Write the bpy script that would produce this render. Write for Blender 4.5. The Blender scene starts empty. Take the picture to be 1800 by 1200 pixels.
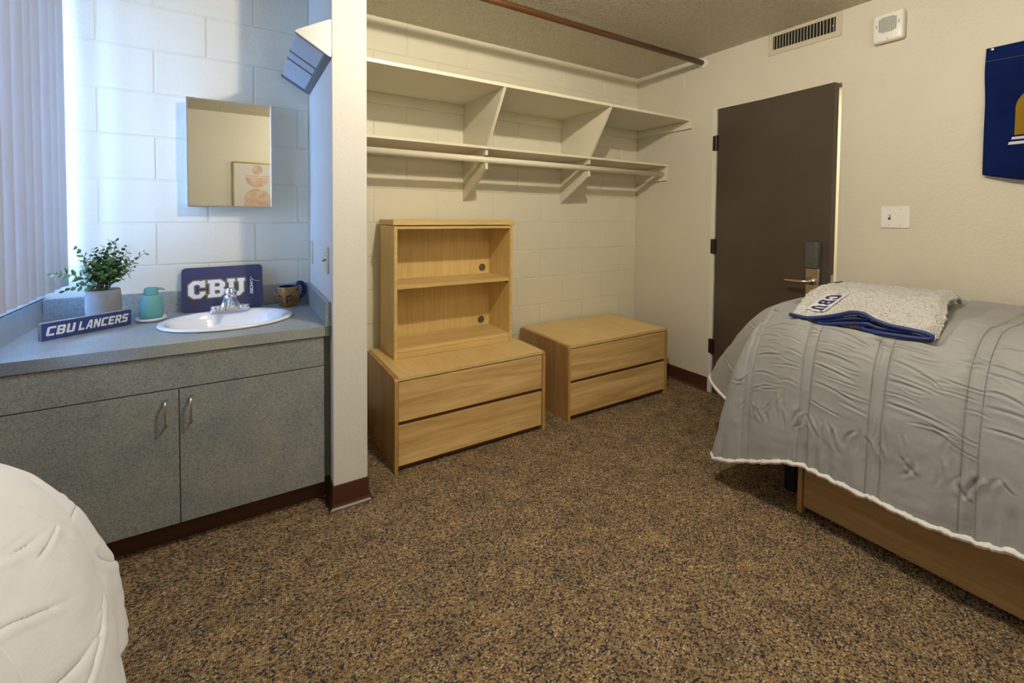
import bpy, bmesh, math, random
import numpy as np
from mathutils import Vector, Matrix, noise as mnoise

random.seed(7)
SC = bpy.context.scene
COL = SC.collection
PI = math.pi

# ---------------------------------------------------------------- camera
cam = bpy.data.cameras.new('camera')
cam.sensor_fit = 'HORIZONTAL'
cam.sensor_width = 36.0
cam.lens = 780.9 / 1800 * 36
cam.shift_x = 0.0
cam.shift_y = -196.17 / 1800
cam.clip_start = 0.02
co = bpy.data.objects.new('camera', cam)
COL.objects.link(co)
YAW, PITCH, ROLL = 0.552889, -0.0314834, 0.008532
f_ = Vector((math.sin(YAW) * math.cos(PITCH), math.cos(YAW) * math.cos(PITCH), math.sin(PITCH)))
r_ = Vector((math.cos(YAW), -math.sin(YAW), 0))
u_ = r_.cross(f_)
r2 = math.cos(ROLL) * r_ + math.sin(ROLL) * u_
u2 = -math.sin(ROLL) * r_ + math.cos(ROLL) * u_
co.matrix_world = Matrix(((r2.x, u2.x, -f_.x, -2.90696), (r2.y, u2.y, -f_.y, -2.6882), (r2.z, u2.z, -f_.z, 1.26679), (0, 0, 0, 1)))
SC.camera = co

# ---------------------------------------------------------------- world, lights, exposure
w = bpy.data.worlds.new('sky')
SC.world = w
w.use_nodes = True
bg = w.node_tree.nodes['Background']
bg.inputs[0].default_value = (0.26, 0.49, 1.0, 1)
bg.inputs[1].default_value = 44.0


def area(name, loc, rot, sx, sy, power, color, shape='RECTANGLE', portal=False, spread=PI):
    l = bpy.data.lights.new(name, 'AREA')
    l.shape = shape
    l.size = sx
    l.size_y = sy
    l.energy = power
    l.color = color
    l.spread = spread
    o = bpy.data.objects.new(name, l)
    COL.objects.link(o)
    o.location = loc
    o.rotation_euler = rot
    if portal:
        l.cycles.is_portal = True
    return o


H = 2.4384
# flush ceiling lamp of the room, above and right of the camera (outside the frame)
lp = bpy.data.lights.new('ceiling_globe_light', 'POINT')
lp.energy = 66
lp.color = (1.0, 0.905, 0.735)
lp.shadow_soft_size = 0.032
lo = bpy.data.objects.new('ceiling_globe_light', lp)
COL.objects.link(lo)
lo.location = (-2.03, -1.84, 2.402)
# added fill light without a fixture, behind the camera, to brighten ceiling and walls
lp = bpy.data.lights.new('rear_fill_light', 'POINT')
lp.energy = 15
lp.color = (1.0, 0.92, 0.78)
lp.shadow_soft_size = 0.16
lo = bpy.data.objects.new('rear_fill_light', lp)
COL.objects.link(lo)
lo.location = (-1.85, -3.05, 2.22)
area('window_portal', (-3.80, -0.48, 1.6), (0, -PI / 2, 0), 1.40, 0.86, 1, (1, 1, 1), portal=True)
area('hall_lamp_light', (0.75, -1.6, H - 0.03), (0, 0, 0), 0.5, 0.5, 42, (1.0, 0.86, 0.62))

SC.view_settings.view_transform = 'Standard'
SC.view_settings.look = 'None'
SC.view_settings.gamma = 1.0
SC.view_settings.use_curve_mapping = False
SC.view_settings.exposure = 0.27


# ---------------------------------------------------------------- helpers
def link(o):
    COL.objects.link(o)
    return o


def tag(o, label=None, cat=None, group=None, kind=None):
    if label: o['label'] = label
    if cat: o['category'] = cat
    if group: o['group'] = group
    if kind: o['kind'] = kind
    return o


def empty(name, loc, label=None, cat=None, group=None, kind=None, rz=0.0):
    o = bpy.data.objects.new(name, None)
    o.empty_display_size = 0.05
    o.location = loc
    o.rotation_euler = (0, 0, rz)
    link(o)
    return tag(o, label, cat, group, kind)


def world_origin(o):
    m = Matrix.Identity(4)
    chain = []
    while o:
        chain.append(o)
        o = o.parent
    for c in reversed(chain):
        m = m @ (Matrix.Translation(c.location) @ c.rotation_euler.to_matrix().to_4x4())
    return m


def obj(name, me, mat=None, parent=None, smooth=False, local=False):
    """link a mesh as one object; mesh coords are world coords unless local=True"""
    if isinstance(me, bmesh.types.BMesh):
        bm = me
        me = bpy.data.meshes.new(name)
        bm.to_mesh(me)
        bm.free()
    me.name = name
    if mat is not None:
        me.materials.clear()
        me.materials.append(mat)
    if smooth:
        me.polygons.foreach_set('use_smooth', [True] * len(me.polygons))
    o = bpy.data.objects.new(name, me)
    link(o)
    if parent is not None:
        if not local:
            me.transform(world_origin(parent).inverted())
        o.parent = parent
    return o


def B():
    return bmesh.new()


def bx(bm, x0, x1, y0, y1, z0, z1, bev=0.0, seg=1, M=None):
    x0, x1 = sorted((x0, x1)); y0, y1 = sorted((y0, y1)); z0, z1 = sorted((z0, z1))
    vs = [bm.verts.new((x, y, z)) for x in (x0, x1) for y in (y0, y1) for z in (z0, z1)]
    fs = [bm.faces.new([vs[i] for i in q]) for q in ((0, 1, 3, 2), (4, 6, 7, 5), (0, 4, 5, 1), (2, 3, 7, 6), (0, 2, 6, 4), (1, 5, 7, 3))]
    if bev > 0:
        es = list({e for f in fs for e in f.edges})
        r = bmesh.ops.bevel(bm, geom=es, offset=bev, segments=seg, affect='EDGES', profile=0.5)
        vs = list({v for f in r['faces'] for v in f.verts} | {v for v in vs if v.is_valid})
    if M is not None:
        bmesh.ops.transform(bm, matrix=M, verts=[v for v in vs if v.is_valid])
    return bm


def box(*a, **k):
    return bx(B(), *a, **k)


def lathe(bm, prof, c=(0, 0, 0), n=32, cap_bot=True, cap_top=False, sx=1, sy=1, rib=None):
    rings = []
    for (r, z) in prof:
        ring = []
        for i in range(n):
            a = 2 * PI * i / n
            rr = r * (rib(i, z) if rib else 1)
            ring.append(bm.verts.new((c[0] + rr * math.cos(a) * sx, c[1] + rr * math.sin(a) * sy, c[2] + z)))
        rings.append(ring)
    for a, b in zip(rings, rings[1:]):
        for i in range(n):
            j = (i + 1) % n
            bm.faces.new((a[i], a[j], b[j], b[i]))
    if cap_bot: bm.faces.new(list(reversed(rings[0])))
    if cap_top: bm.faces.new(rings[-1])
    return bm


def tube(bm, pts, r, n=10, cap=True, radii=None, flat=1.0):
    pts = [Vector(p) for p in pts]
    rings = []
    T0 = (pts[1] - pts[0]).normalized()
    up = Vector((0, 0, 1)) if abs(T0.z) < 0.9 else Vector((0, 1, 0))
    N = (up - up.dot(T0) * T0).normalized()
    for i, p in enumerate(pts):
        T = (pts[min(i + 1, len(pts) - 1)] - pts[max(i - 1, 0)]).normalized()
        N = (N - N.dot(T) * T).normalized()
        Bv = T.cross(N)
        rr = radii[i] if radii else r
        rings.append([bm.verts.new(p + rr * (math.cos(a) * N * flat + math.sin(a) * Bv)) for a in [2 * PI * k / n for k in range(n)]])
    for a, b in zip(rings, rings[1:]):
        for i in range(n):
            j = (i + 1) % n
            bm.faces.new((a[i], a[j], b[j], b[i]))
    if cap:
        bm.faces.new(list(reversed(rings[0])))
        bm.faces.new(rings[-1])
    return bm


def prism(bm, poly, axis, a0, a1):
    """poly: 2D points; axis: extrusion axis. x:(y,z) y:(x,z) z:(x,y)"""
    def P(p, a):
        return {'x': (a, p[0], p[1]), 'y': (p[0], a, p[1]), 'z': (p[0], p[1], a)}[axis]
    A = [bm.verts.new(P(p, a0)) for p in poly]
    C = [bm.verts.new(P(p, a1)) for p in poly]
    n = len(poly)
    bm.faces.new(A)
    bm.faces.new(list(reversed(C)))
    for i in range(n):
        j = (i + 1) % n
        bm.faces.new((A[j], A[i], C[i], C[j]))
    bmesh.ops.recalc_face_normals(bm, faces=bm.faces)
    return bm


def curve2d(polys, h=0.0, offset=0.0, M=None):
    """filled flat polygons (even-odd holes) with thickness h, in XY plane, z from -h/2..h/2"""
    cu = bpy.data.curves.new('c', 'CURVE')
    cu.dimensions = '2D'
    cu.fill_mode = 'BOTH'
    cu.extrude = h / 2
    cu.offset = offset
    for p in polys:
        s = cu.splines.new('POLY')
        s.points.add(len(p) - 1)
        for i, q in enumerate(p):
            s.points[i].co = (q[0], q[1], 0, 1)
        s.use_cyclic_u = True
    o = bpy.data.objects.new('c', cu)
    me = bpy.data.meshes.new_from_object(o)
    bpy.data.objects.remove(o)
    bpy.data.curves.remove(cu)
    if M is not None: me.transform(M)
    return me


def text_mesh(body, size, h=0.0, offset=0.0, shear=0.0, M=None, align='LEFT'):
    cu = bpy.data.curves.new('t', 'FONT')
    cu.body = body
    cu.size = size
    cu.extrude = h / 2
    cu.offset = offset
    cu.shear = shear
    cu.align_x = align
    o = bpy.data.objects.new('t', cu)
    me = bpy.data.meshes.new_from_object(o)
    bpy.data.objects.remove(o)
    bpy.data.curves.remove(cu)
    if M is not None: me.transform(M)
    return me


def frame_matrix(o, x, y, z=None):
    x = Vector(x).normalized()
    y = Vector(y)
    z = x.cross(y).normalized()
    y = z.cross(x)
    return Matrix(((x.x, y.x, z.x, o[0]), (x.y, y.y, z.y, o[1]), (x.z, y.z, z.z, o[2]), (0, 0, 0, 1)))


def grid_mesh(name, P, closed_u=False):
    """P: array (nu, nv, 3)"""
    nu, nv = P.shape[:2]
    idx = np.arange(nu * nv).reshape(nu, nv)
    if closed_u:
        a = idx; b = np.roll(idx, -1, 0)
    else:
        a = idx[:-1]; b = idx[1:]
    q = np.stack([a[:, :-1], b[:, :-1], b[:, 1:], a[:, 1:]], -1).reshape(-1, 4)
    me = bpy.data.meshes.new(name)
    me.vertices.add(nu * nv)
    me.vertices.foreach_set('co', P.reshape(-1).astype(np.float32))
    me.loops.add(q.size)
    me.loops.foreach_set('vertex_index', q.reshape(-1).astype(np.int32))
    me.polygons.add(len(q))
    me.polygons.foreach_set('loop_start', np.arange(0, q.size, 4, dtype=np.int32))
    me.polygons.foreach_set('loop_total', np.full(len(q), 4, dtype=np.int32))
    me.update(calc_edges=True)
    me.validate()
    return me


# ---------------------------------------------------------------- materials
class N:
    def __init__(s, name, **kw):
        s.m = bpy.data.materials.new(name)
        s.m.use_nodes = True
        s.t = s.m.node_tree
        s.p = s.t.nodes['Principled BSDF']
        for k, v in kw.items(): s.set(k, v)
        s._tc = None

    def set(s, k, v):
        k = {'color': 'Base Color', 'rough': 'Roughness', 'metal': 'Metallic', 'spec': 'Specular IOR Level', 'sheen': 'Sheen Weight', 'coat': 'Coat Weight', 'trans': 'Transmission Weight'}.get(k, k)
        if isinstance(v, bpy.types.NodeSocket):
            s.t.links.new(v, s.p.inputs[k])
        else:
            if k == 'Base Color' and len(v) == 3: v = (*v, 1)
            s.p.inputs[k].default_value = v

    def node(s, typ, **kw):
        n = s.t.nodes.new(typ)
        for k, v in kw.items():
            if k.startswith('i_'):
                key = k[2:]
                key = int(key) if key.isdigit() else key.replace('_', ' ')
                if isinstance(v, bpy.types.NodeSocket): s.t.links.new(v, n.inputs[key])
                else: n.inputs[key].default_value = v
            else:
                setattr(n, k, v)
        return n

    def coords(s, scale=(1, 1, 1), world=False, rnd=False):
        if world:
            src = s.node('ShaderNodeNewGeometry').outputs['Position']
        else:
            src = s.node('ShaderNodeTexCoord').outputs['Object']
        if rnd:
            oi = s.node('ShaderNodeObjectInfo').outputs['Random']
            mul = s.node('ShaderNodeMath', operation='MULTIPLY', i_0=oi, i_1=37.0).outputs[0]
            src = s.node('ShaderNodeVectorMath', operation='ADD', i_0=src, i_1=mul).outputs[0]
        mp = s.node('ShaderNodeMapping', i_Vector=src)
        mp.inputs['Scale'].default_value = scale
        return mp.outputs[0]

    def noise(s, vec, scale, detail=3, rough=0.5, dist=0.0):
        return s.node('ShaderNodeTexNoise', i_Vector=vec, i_Scale=scale, i_Detail=detail, i_Roughness=rough, i_Distortion=dist).outputs['Fac']

    def ramp(s, fac, stops, interp='LINEAR'):
        n = s.node('ShaderNodeValToRGB', i_Fac=fac)
        cr = n.color_ramp
        cr.interpolation = interp
        while len(cr.elements) < len(stops): cr.elements.new(0.5)
        for e, (p, c) in zip(cr.elements, stops):
            e.position = p
            e.color = (*c, 1) if len(c) == 3 else c
        return n.outputs['Color']

    def mix(s, fac, a, b, typ='MIX'):
        n = s.node('ShaderNodeMix', data_type='RGBA', blend_type=typ)
        for i, v in ((0, fac), (6, a), (7, b)):
            if isinstance(v, bpy.types.NodeSocket): s.t.links.new(v, n.inputs[i])
            else: n.inputs[i].default_value = (*v, 1) if (i and len(v) == 3) else v
        return n.outputs[2]

    def bump(s, h, strength=0.3, dist=0.01, nrm=None):
        b = s.node('ShaderNodeBump', i_Height=h, i_Strength=strength, i_Distance=dist)
        if nrm is not None: s.t.links.new(nrm, b.inputs['Normal'])
        s.t.links.new(b.outputs[0], s.p.inputs['Normal'])
        return b.outputs[0]


def paint(name, col, rough=0.55, bs=110, bstr=0.25, bdist=0.004, var=0.03, world=True, spec=0.4):
    n = N(name, rough=rough, spec=spec)
    v = n.coords(world=world)
    big = n.noise(v, 1.6, 3)
    dark = tuple(c * (1 - var * 2) for c in col)
    n.set('color', n.ramp(big, [(0.3, dark), (0.7, col)]))
    n.bump(n.noise(v, bs, 2, 0.55), bstr, bdist)
    return n.m


def plain(name, col, rough=0.5, metal=0.0, spec=0.5, coat=0.0):
    n = N(name, color=col, rough=rough, metal=metal, spec=spec, coat=coat)
    return n.m


def wood(name, c_light, c_dark, axis='x', rough=0.38, scale=1.0, contrast=1.0, spec=0.4):
    n = N(name, rough=rough, spec=spec)
    st = {'x': (1.1, 16, 16), 'y': (16, 1.1, 16), 'z': (16, 16, 1.1)}[axis]
    v = n.coords(tuple(a * scale for a in st), rnd=True)
    g = n.noise(v, 1.0, 5, 0.6, 0.7)
    fine = n.noise(n.coords(tuple(a * scale * 7 for a in st), rnd=True), 1.0, 3, 0.6)
    mid = tuple((a + b) / 2 for a, b in zip(c_light, c_dark))
    base = n.ramp(g, [(0.5 - 0.2 / contrast, c_dark), (0.5, mid), (0.5 + 0.17 / contrast, c_light)])
    fr = n.ramp(fine, [(0.35, (0.80, 0.76, 0.70)), (0.6, (1, 1, 1))])
    n.set('color', n.mix(0.55, base, fr, 'MULTIPLY'))
    n.bump(fine, 0.08, 0.002)
    return n.m


MT = {}
MT['wall'] = paint('cream_wall_paint', (0.68, 0.64, 0.53), 0.5, bs=70, bstr=0.35, bdist=0.006)
MT['post'] = paint('white_partition_paint', (0.74, 0.73, 0.685), 0.5, bs=95, bstr=0.24, bdist=0.005)
MT['block'] = paint('painted_block', (0.76, 0.72, 0.58), 0.42, bs=60, bstr=0.28, bdist=0.006)
MT['mortar'] = paint('painted_mortar', (0.74, 0.70, 0.56), 0.45, bs=90)
MT['shelfpaint'] = paint('cream_shelf_paint', (0.78, 0.735, 0.585), 0.35, bs=25, bstr=0.06, bdist=0.003)
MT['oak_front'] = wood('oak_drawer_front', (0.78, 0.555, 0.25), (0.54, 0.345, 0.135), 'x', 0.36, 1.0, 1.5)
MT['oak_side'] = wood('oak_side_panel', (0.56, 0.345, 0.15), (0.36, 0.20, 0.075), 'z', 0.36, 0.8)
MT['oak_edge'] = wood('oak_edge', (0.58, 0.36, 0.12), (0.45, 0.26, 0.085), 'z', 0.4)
MT['lam_top'] = wood('maple_laminate_top', (0.74, 0.535, 0.24), (0.68, 0.48, 0.205), 'y', 0.4, 0.8)
MT['maple'] = wood('maple_panel', (0.77, 0.575, 0.24), (0.68, 0.49, 0.19), 'z', 0.36, 0.6)
MT['maple_x'] = wood('maple_shelf', (0.76, 0.56, 0.245), (0.61, 0.425, 0.16), 'x', 0.36)
MT['groove'] = plain('dark_groove', (0.10, 0.03, 0.012), 0.6)
MT['black'] = plain('matte_black', (0.012, 0.012, 0.014), 0.45)
MT['darkrod'] = wood('dark_stained_rod', (0.17, 0.070, 0.020), (0.075, 0.028, 0.008), 'x', 0.35, 1.5)
MT['white_plastic'] = plain('white_plastic', (0.80, 0.79, 0.75), 0.3)
MT['ivory'] = plain('ivory_plastic', (0.66, 0.62, 0.45), 0.35)
MT['chrome'] = plain('chrome', (0.82, 0.82, 0.84), 0.08, 1.0)
MT['nickel'] = plain('brushed_nickel', (0.62, 0.58, 0.52), 0.28, 1.0)
MT['porcelain'] = plain('porcelain', (0.85, 0.86, 0.88), 0.12, 0, 0.6, 0.4)
MT['cove'] = plain('brown_vinyl_cove', (0.075, 0.028, 0.016), 0.33, 0, 0.5)
MT['darkgrey'] = plain('dark_grey_plastic', (0.075, 0.073, 0.072), 0.42)
MT['hinge'] = plain('dark_bronze_hinge', (0.05, 0.035, 0.025), 0.4, 0.7)
MT['frame'] = paint('door_frame_paint', (0.72, 0.70, 0.60), 0.35, bs=60, bstr=0.08)
MT['vent'] = paint('vent_paint', (0.60, 0.55, 0.42), 0.4, bs=60, bstr=0.04)

# popcorn ceiling
n = N('popcorn_ceiling', rough=0.85, spec=0.5)
v = n.coords(world=True)
h1 = n.noise(v, 75, 3, 0.6)
h2 = n.node('ShaderNodeTexVoronoi', i_Vector=v, i_Scale=62.0).outputs['Distance']
hh = n.node('ShaderNodeMath', operation='SUBTRACT', i_0=h1, i_1=h2).outputs[0]
n.set('color', n.ramp(h1, [(0.3, (0.74, 0.67, 0.50)), (0.7, (0.85, 0.79, 0.62))]))
n.bump(hh, 1.0, 0.02)
n.set('rough', 0.4)
MT['ceiling'] = n.m

# carpet
n = N('loop_pile_carpet', rough=0.95, spec=0.1)
v = n.coords((1, 1, 1), world=True)
wob = n.node('ShaderNodeTexNoise', i_Vector=v, i_Scale=60.0, i_Detail=2.0).outputs['Color']
sub = n.node('ShaderNodeVectorMath', operation='SUBTRACT', i_0=wob, i_1=(0.5, 0.5, 0.5)).outputs[0]
scl = n.node('ShaderNodeVectorMath', operation='SCALE', i_0=sub, i_Scale=0.006).outputs[0]
v2 = n.node('ShaderNodeVectorMath', operation='ADD', i_0=v, i_1=scl).outputs[0]
mp = n.node('ShaderNodeMapping', i_Vector=v2)
mp.inputs['Rotation'].default_value = (0, 0, 0.03)
mp.inputs['Scale'].default_value = (1.0, 1.35, 1)
vo = n.node('ShaderNodeTexVoronoi', i_Vector=mp.outputs[0], i_Scale=165.0)
vo.inputs['Randomness'].default_value = 0.55
sep = n.node('ShaderNodeSeparateColor', i_Color=vo.outputs['Color'])
yarn = n.ramp(sep.outputs[0], [(0.0, (0.055, 0.056, 0.078)), (0.14, (0.14, 0.115, 0.100)), (0.26, (0.29, 0.175, 0.090)), (0.38, (0.37, 0.258, 0.135)), (0.62, (0.46, 0.340, 0.185)), (0.82, (0.36, 0.290, 0.185)), (0.93, (0.62, 0.53, 0.34))], 'CONSTANT')
patch = n.noise(v, 9, 4, 0.65)
pr = n.ramp(patch, [(0.35, (0.72, 0.72, 0.76)), (0.62, (1.12, 1.08, 1.0))])
yc = n.mix(1.0, yarn, pr, 'MULTIPLY')
dd = n.ramp(vo.outputs['Distance'], [(0.35, (1, 1, 1)), (0.8, (0.5, 0.48, 0.48))])
n.set('color', n.mix(1.0, yc, dd, 'MULTIPLY'))
inv = n.node('ShaderNodeMath', operation='SUBTRACT', i_0=1.0, i_1=vo.outputs['Distance']).outputs[0]
n.bump(inv, 0.9, 0.006)
MT['carpet'] = n.m

# grey speckled laminate
def laminate(name, base, rough):
    n = N(name, rough=rough, spec=0.45)
    v = n.coords(world=True)
    s1 = n.noise(v, 250, 2, 0.66)
    s2 = n.noise(v, 6, 4, 0.6)
    a = n.ramp(s1, [(0.30, tuple(c * 0.56 for c in base)), (0.5, base), (0.72, tuple(c * 1.38 for c in base))])
    b = n.ramp(s2, [(0.35, (0.86, 0.87, 0.90)), (0.65, (1.08, 1.06, 1.0))])
    n.set('color', n.mix(1.0, a, b, 'MULTIPLY'))
    return n.m


MT['lam'] = laminate('grey_speckled_laminate', (0.255, 0.275, 0.285), 0.42)
MT['lam_counter'] = laminate('grey_counter_laminate', (0.32, 0.345, 0.345), 0.30)
MT['lam_dark'] = laminate('grey_filler_laminate', (0.17, 0.175, 0.165), 0.5)

# door
n = N('dark_brown_door_paint', rough=0.3, spec=0.5)
v = n.coords(world=True)
n.set('color', n.ramp(n.noise(v, 2.5, 3), [(0.3, (0.060, 0.044, 0.032)), (0.7, (0.078, 0.060, 0.045))]))
n.set('rough', 0.33)
n.bump(n.noise(v, 40, 2), 0.06, 0.003)
MT['door'] = n.m

# mirror, glass
MT['mirror'] = plain('mirror_glass', (0.86, 0.88, 0.84), 0.01, 1.0)
g = bpy.data.materials.new('window_glass')
g.use_nodes = True
t = g.node_tree
t.nodes.clear()
out = t.nodes.new('ShaderNodeOutputMaterial')
mx = t.nodes.new('ShaderNodeMixShader')
tr = t.nodes.new('ShaderNodeBsdfTransparent')
gl = t.nodes.new('ShaderNodeBsdfGlossy')
gl.inputs['Roughness'].default_value = 0.02
fr = t.nodes.new('ShaderNodeFresnel')
t.links.new(fr.outputs[0], mx.inputs[0]); t.links.new(tr.outputs[0], mx.inputs[1]); t.links.new(gl.outputs[0], mx.inputs[2]); t.links.new(mx.outputs[0], out.inputs[0])
MT['glass'] = g

# blinds: translucent vinyl
g = bpy.data.materials.new('vinyl_blind_slat')
g.use_nodes = True
t = g.node_tree
p = t.nodes['Principled BSDF']
p.inputs['Base Color'].default_value = (0.47, 0.49, 0.53, 1)
p.inputs['Roughness'].default_value = 0.5
out = t.nodes['Material Output']
mx = t.nodes.new('ShaderNodeMixShader')
tl = t.nodes.new('ShaderNodeBsdfTranslucent')
tl.inputs['Color'].default_value = (0.58, 0.57, 0.62, 1)
mx.inputs[0].default_value = 0.10
t.links.new(p.outputs[0], mx.inputs[1]); t.links.new(tl.outputs[0], mx.inputs[2]); t.links.new(mx.outputs[0], out.inputs[0])
MT['slat'] = g


def fabric(name, col, rough=0.8, sheen=0.2, wr=0.12, ws=7):
    n = N(name, rough=rough, spec=0.25)
    n.set('sheen', sheen)
    v = n.coords()
    n.set('color', n.ramp(n.noise(v, 5, 3), [(0.3, tuple(c * 0.95 for c in col)), (0.7, col)]))
    a = n.noise(n.coords((1, 1, 1)), ws, 4, 0.6, 1.2)
    b = n.noise(n.coords((6, 6, 30)), 12, 2, 0.5, 0.6)
    s = n.node('ShaderNodeMath', operation='MULTIPLY_ADD', i_0=b, i_1=0.25, i_2=a).outputs[0]
    n.bump(s, wr, 0.03)
    return n.m


MT['grey_cloth'] = fabric('grey_microfibre', (0.335, 0.338, 0.34), 0.5, 0.12)
MT['white_cloth'] = fabric('white_microfibre', (0.74, 0.765, 0.84), 0.7, 0.1, 0.08)
MT['lining'] = fabric('white_lining', (0.80, 0.78, 0.76), 0.75, 0.1, 0.2, 30)
MT['stitch'] = plain('grey_stitching', (0.13, 0.13, 0.13), 0.8)
MT['navy_binding'] = plain('navy_satin_binding', (0.012, 0.028, 0.16), 0.5)
MT['navy_thread'] = plain('navy_felt', (0.014, 0.018, 0.12), 0.8)

n = N('sherpa_fleece', rough=0.95, spec=0.1)
v = n.coords()
s1 = n.node('ShaderNodeTexVoronoi', i_Vector=v, i_Scale=150.0).outputs['Distance']
s2 = n.noise(v, 95, 3, 0.65)
n.set('color', n.ramp(s2, [(0.31, (0.26, 0.18, 0.14)), (0.385, (0.74, 0.70, 0.67)), (0.55, (0.86, 0.845, 0.83))]))
n.set('sheen', 0.4)
n.bump(n.node('ShaderNodeMath', operation='MULTIPLY_ADD', i_0=s1, i_1=-0.7, i_2=s2).outputs[0], 1.0, 0.012)
MT['sherpa'] = n.m

n = N('navy_flag_cloth', rough=0.85, spec=0.05)
v = n.coords()
n.set('color', n.ramp(n.noise(v, 4, 3), [(0.3, (0.004, 0.009, 0.062)), (0.7, (0.005, 0.016, 0.095))]))
MT['flag'] = n.m
MT['flag_gold'] = plain('flag_gold', (0.26, 0.15, 0.008), 0.75, spec=0.2)
MT['flag_white'] = plain('flag_white', (0.62, 0.62, 0.68), 0.75, spec=0.2)

n = N('concrete_pot', rough=0.8)
v = n.coords()
n.set('color', n.ramp(n.noise(v, 14, 4, 0.6), [(0.3, (0.20, 0.195, 0.195)), (0.7, (0.27, 0.265, 0.265))]))
n.bump(n.noise(v, 60, 3), 0.1, 0.003)
MT['pot'] = n.m
n = N('leaf_green', rough=0.5, spec=0.35)
oi = n.node('ShaderNodeObjectInfo').outputs['Random']
n.set('color', n.ramp(oi, [(0.0, (0.035, 0.085, 0.018)), (0.5, (0.07, 0.15, 0.035)), (0.85, (0.11, 0.21, 0.055)), (1.0, (0.13, 0.22, 0.10))]))
MT['leaf'] = n.m
MT['stem'] = plain('stem_green', (0.06, 0.075, 0.025), 0.6)
MT['soil'] = plain('dry_moss', (0.13, 0.085, 0.04), 0.9)
MT['teal'] = plain('teal_silicone', (0.13, 0.35, 0.325), 0.5)
MT['dish'] = plain('white_marble_dish', (0.80, 0.80, 0.84), 0.35)
MT['navy_mat'] = plain('navy_foam_board', (0.030, 0.036, 0.105), 0.5)
MT['white_ink'] = plain('white_print', (0.80, 0.82, 0.86), 0.45)
MT['gold_ink'] = plain('gold_print', (0.42, 0.36, 0.03), 0.5)
MT['dark_ink'] = plain('dark_navy_print', (0.012, 0.014, 0.045), 0.5)
MT['mug_gold'] = plain('gold_ceramic', (0.34, 0.165, 0.025), 0.28, coat=0.3)
MT['mug_navy'] = plain('navy_ceramic', (0.012, 0.018, 0.10), 0.3, coat=0.3)
MT['mug_line'] = plain('dark_engraved_line', (0.03, 0.018, 0.008), 0.5)

n = N('distressed_navy_wood', rough=0.6)
v = n.coords((3, 3, 40))
a = n.noise(v, 4, 4, 0.7)
n.set('color', n.ramp(a, [(0.30, (0.14, 0.11, 0.09)), (0.36, (0.014, 0.032, 0.135)), (0.7, (0.018, 0.045, 0.18))]))
n.bump(a, 0.2, 0.002)
MT['sign_navy'] = n.m
n = N('distressed_white_paint', rough=0.6)
a = n.noise(n.coords((8, 8, 60)), 5, 4, 0.7)
n.set('color', n.ramp(a, [(0.34, (0.26, 0.20, 0.13)), (0.42, (0.66, 0.68, 0.66)), (0.7, (0.76, 0.79, 0.80))]))
MT['sign_white'] = n.m
n = N('weathered_wood_edge', rough=0.8)
n.set('color', n.ramp(n.noise(n.coords((4, 4, 30)), 6, 4), [(0.3, (0.16, 0.13, 0.11)), (0.7, (0.32, 0.28, 0.27))]))
MT['sign_edge'] = n.m
MT['lens'] = plain('frosted_lens', (0.46, 0.50, 0.56), 0.35)
MT['lampmetal'] = plain('brushed_lamp_metal', (0.50, 0.48, 0.47), 0.42, 0.3)
MT['lampgrey'] = plain('grey_lamp_trim', (0.13, 0.14, 0.15), 0.45)
MT['gold_frame'] = plain('brass_picture_frame', (0.55, 0.40, 0.10), 0.3, 0.9)
MT['canvas'] = plain('off_white_print', (0.62, 0.60, 0.57), 0.8)
n = N('blush_watercolour', rough=0.8)
n.set('color', n.ramp(n.noise(n.coords(), 14, 4), [(0.35, (0.52, 0.36, 0.27)), (0.65, (0.66, 0.50, 0.40))]))
MT['blush'] = n.m
MT['dark'] = plain('dark_void', (0.01, 0.01, 0.01), 0.9)

# ---------------------------------------------------------------- setting
XL = -3.645          # window wall
XP0, XP1 = -2.568, -2.426   # partition faces
YP = -0.70           # partition end
YF = -3.64           # wall behind the camera
LX = -4.30           # side wall beside the left bed
YS = -0.96           # where the window wall steps out


def struct(name, bm, mat, label=None, parent=None, smooth=False):
    o = obj(name, bm, mat, parent, smooth)
    if parent is None: o['kind'] = 'structure'
    if label: o['label'] = label
    return o


struct('floor', box(LX - .1, 0.0, YF - .1, 0.0 + .12, -0.1, 0), MT['carpet'], 'brown flecked loop pile carpet over the whole room')
struct('ceiling', box(LX - .1, 0.12, YF - .1, 0.12, H, H + 0.1), MT['ceiling'], 'cream popcorn textured ceiling')

# wall_back: mortar slab with one object per block
wb = struct('wall_back', box(LX, 0.12, 0.0030, 0.12, 0, H), MT['mortar'], 'cream painted concrete block wall behind sink and closet')
BH = 0.2032
A0 = -0.188
mesh_cache = {}


def block(x0, x1, z0):
    g_ = 0.0032
    wd = round(x1 - x0 - 2 * g_, 4)
    if wd < 0.012: return
    if wd not in mesh_cache:
        hb = (BH - 2 * g_) / 2
        bm = box(-wd / 2, wd / 2, 0.0, 0.03, -hb, hb, bev=0.0020)
        me = bpy.data.meshes.new('block')
        bm.to_mesh(me); bm.free()
        me.materials.append(MT['block'])
        mesh_cache[wd] = me
    o = bpy.data.objects.new('block', mesh_cache[wd])
    link(o)
    o.parent = wb
    o.location = ((x0 + x1) / 2, random.uniform(-0.0004, 0.0006), z0 + BH / 2)


for row in range(12):
    par = 0 if row % 2 == 0 else 1
    for (xa, xb) in ((XL, XP0), (XP1, 0.0)):
        js = sorted(A0 + (2 * k + par) * BH for k in range(-12, 3))
        cuts = [xa] + [j for j in js if xa + 0.01 < j < xb - 0.01] + [xb]
        for c0, c1 in zip(cuts, cuts[1:]): block(c0, c1, row * BH)

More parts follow.
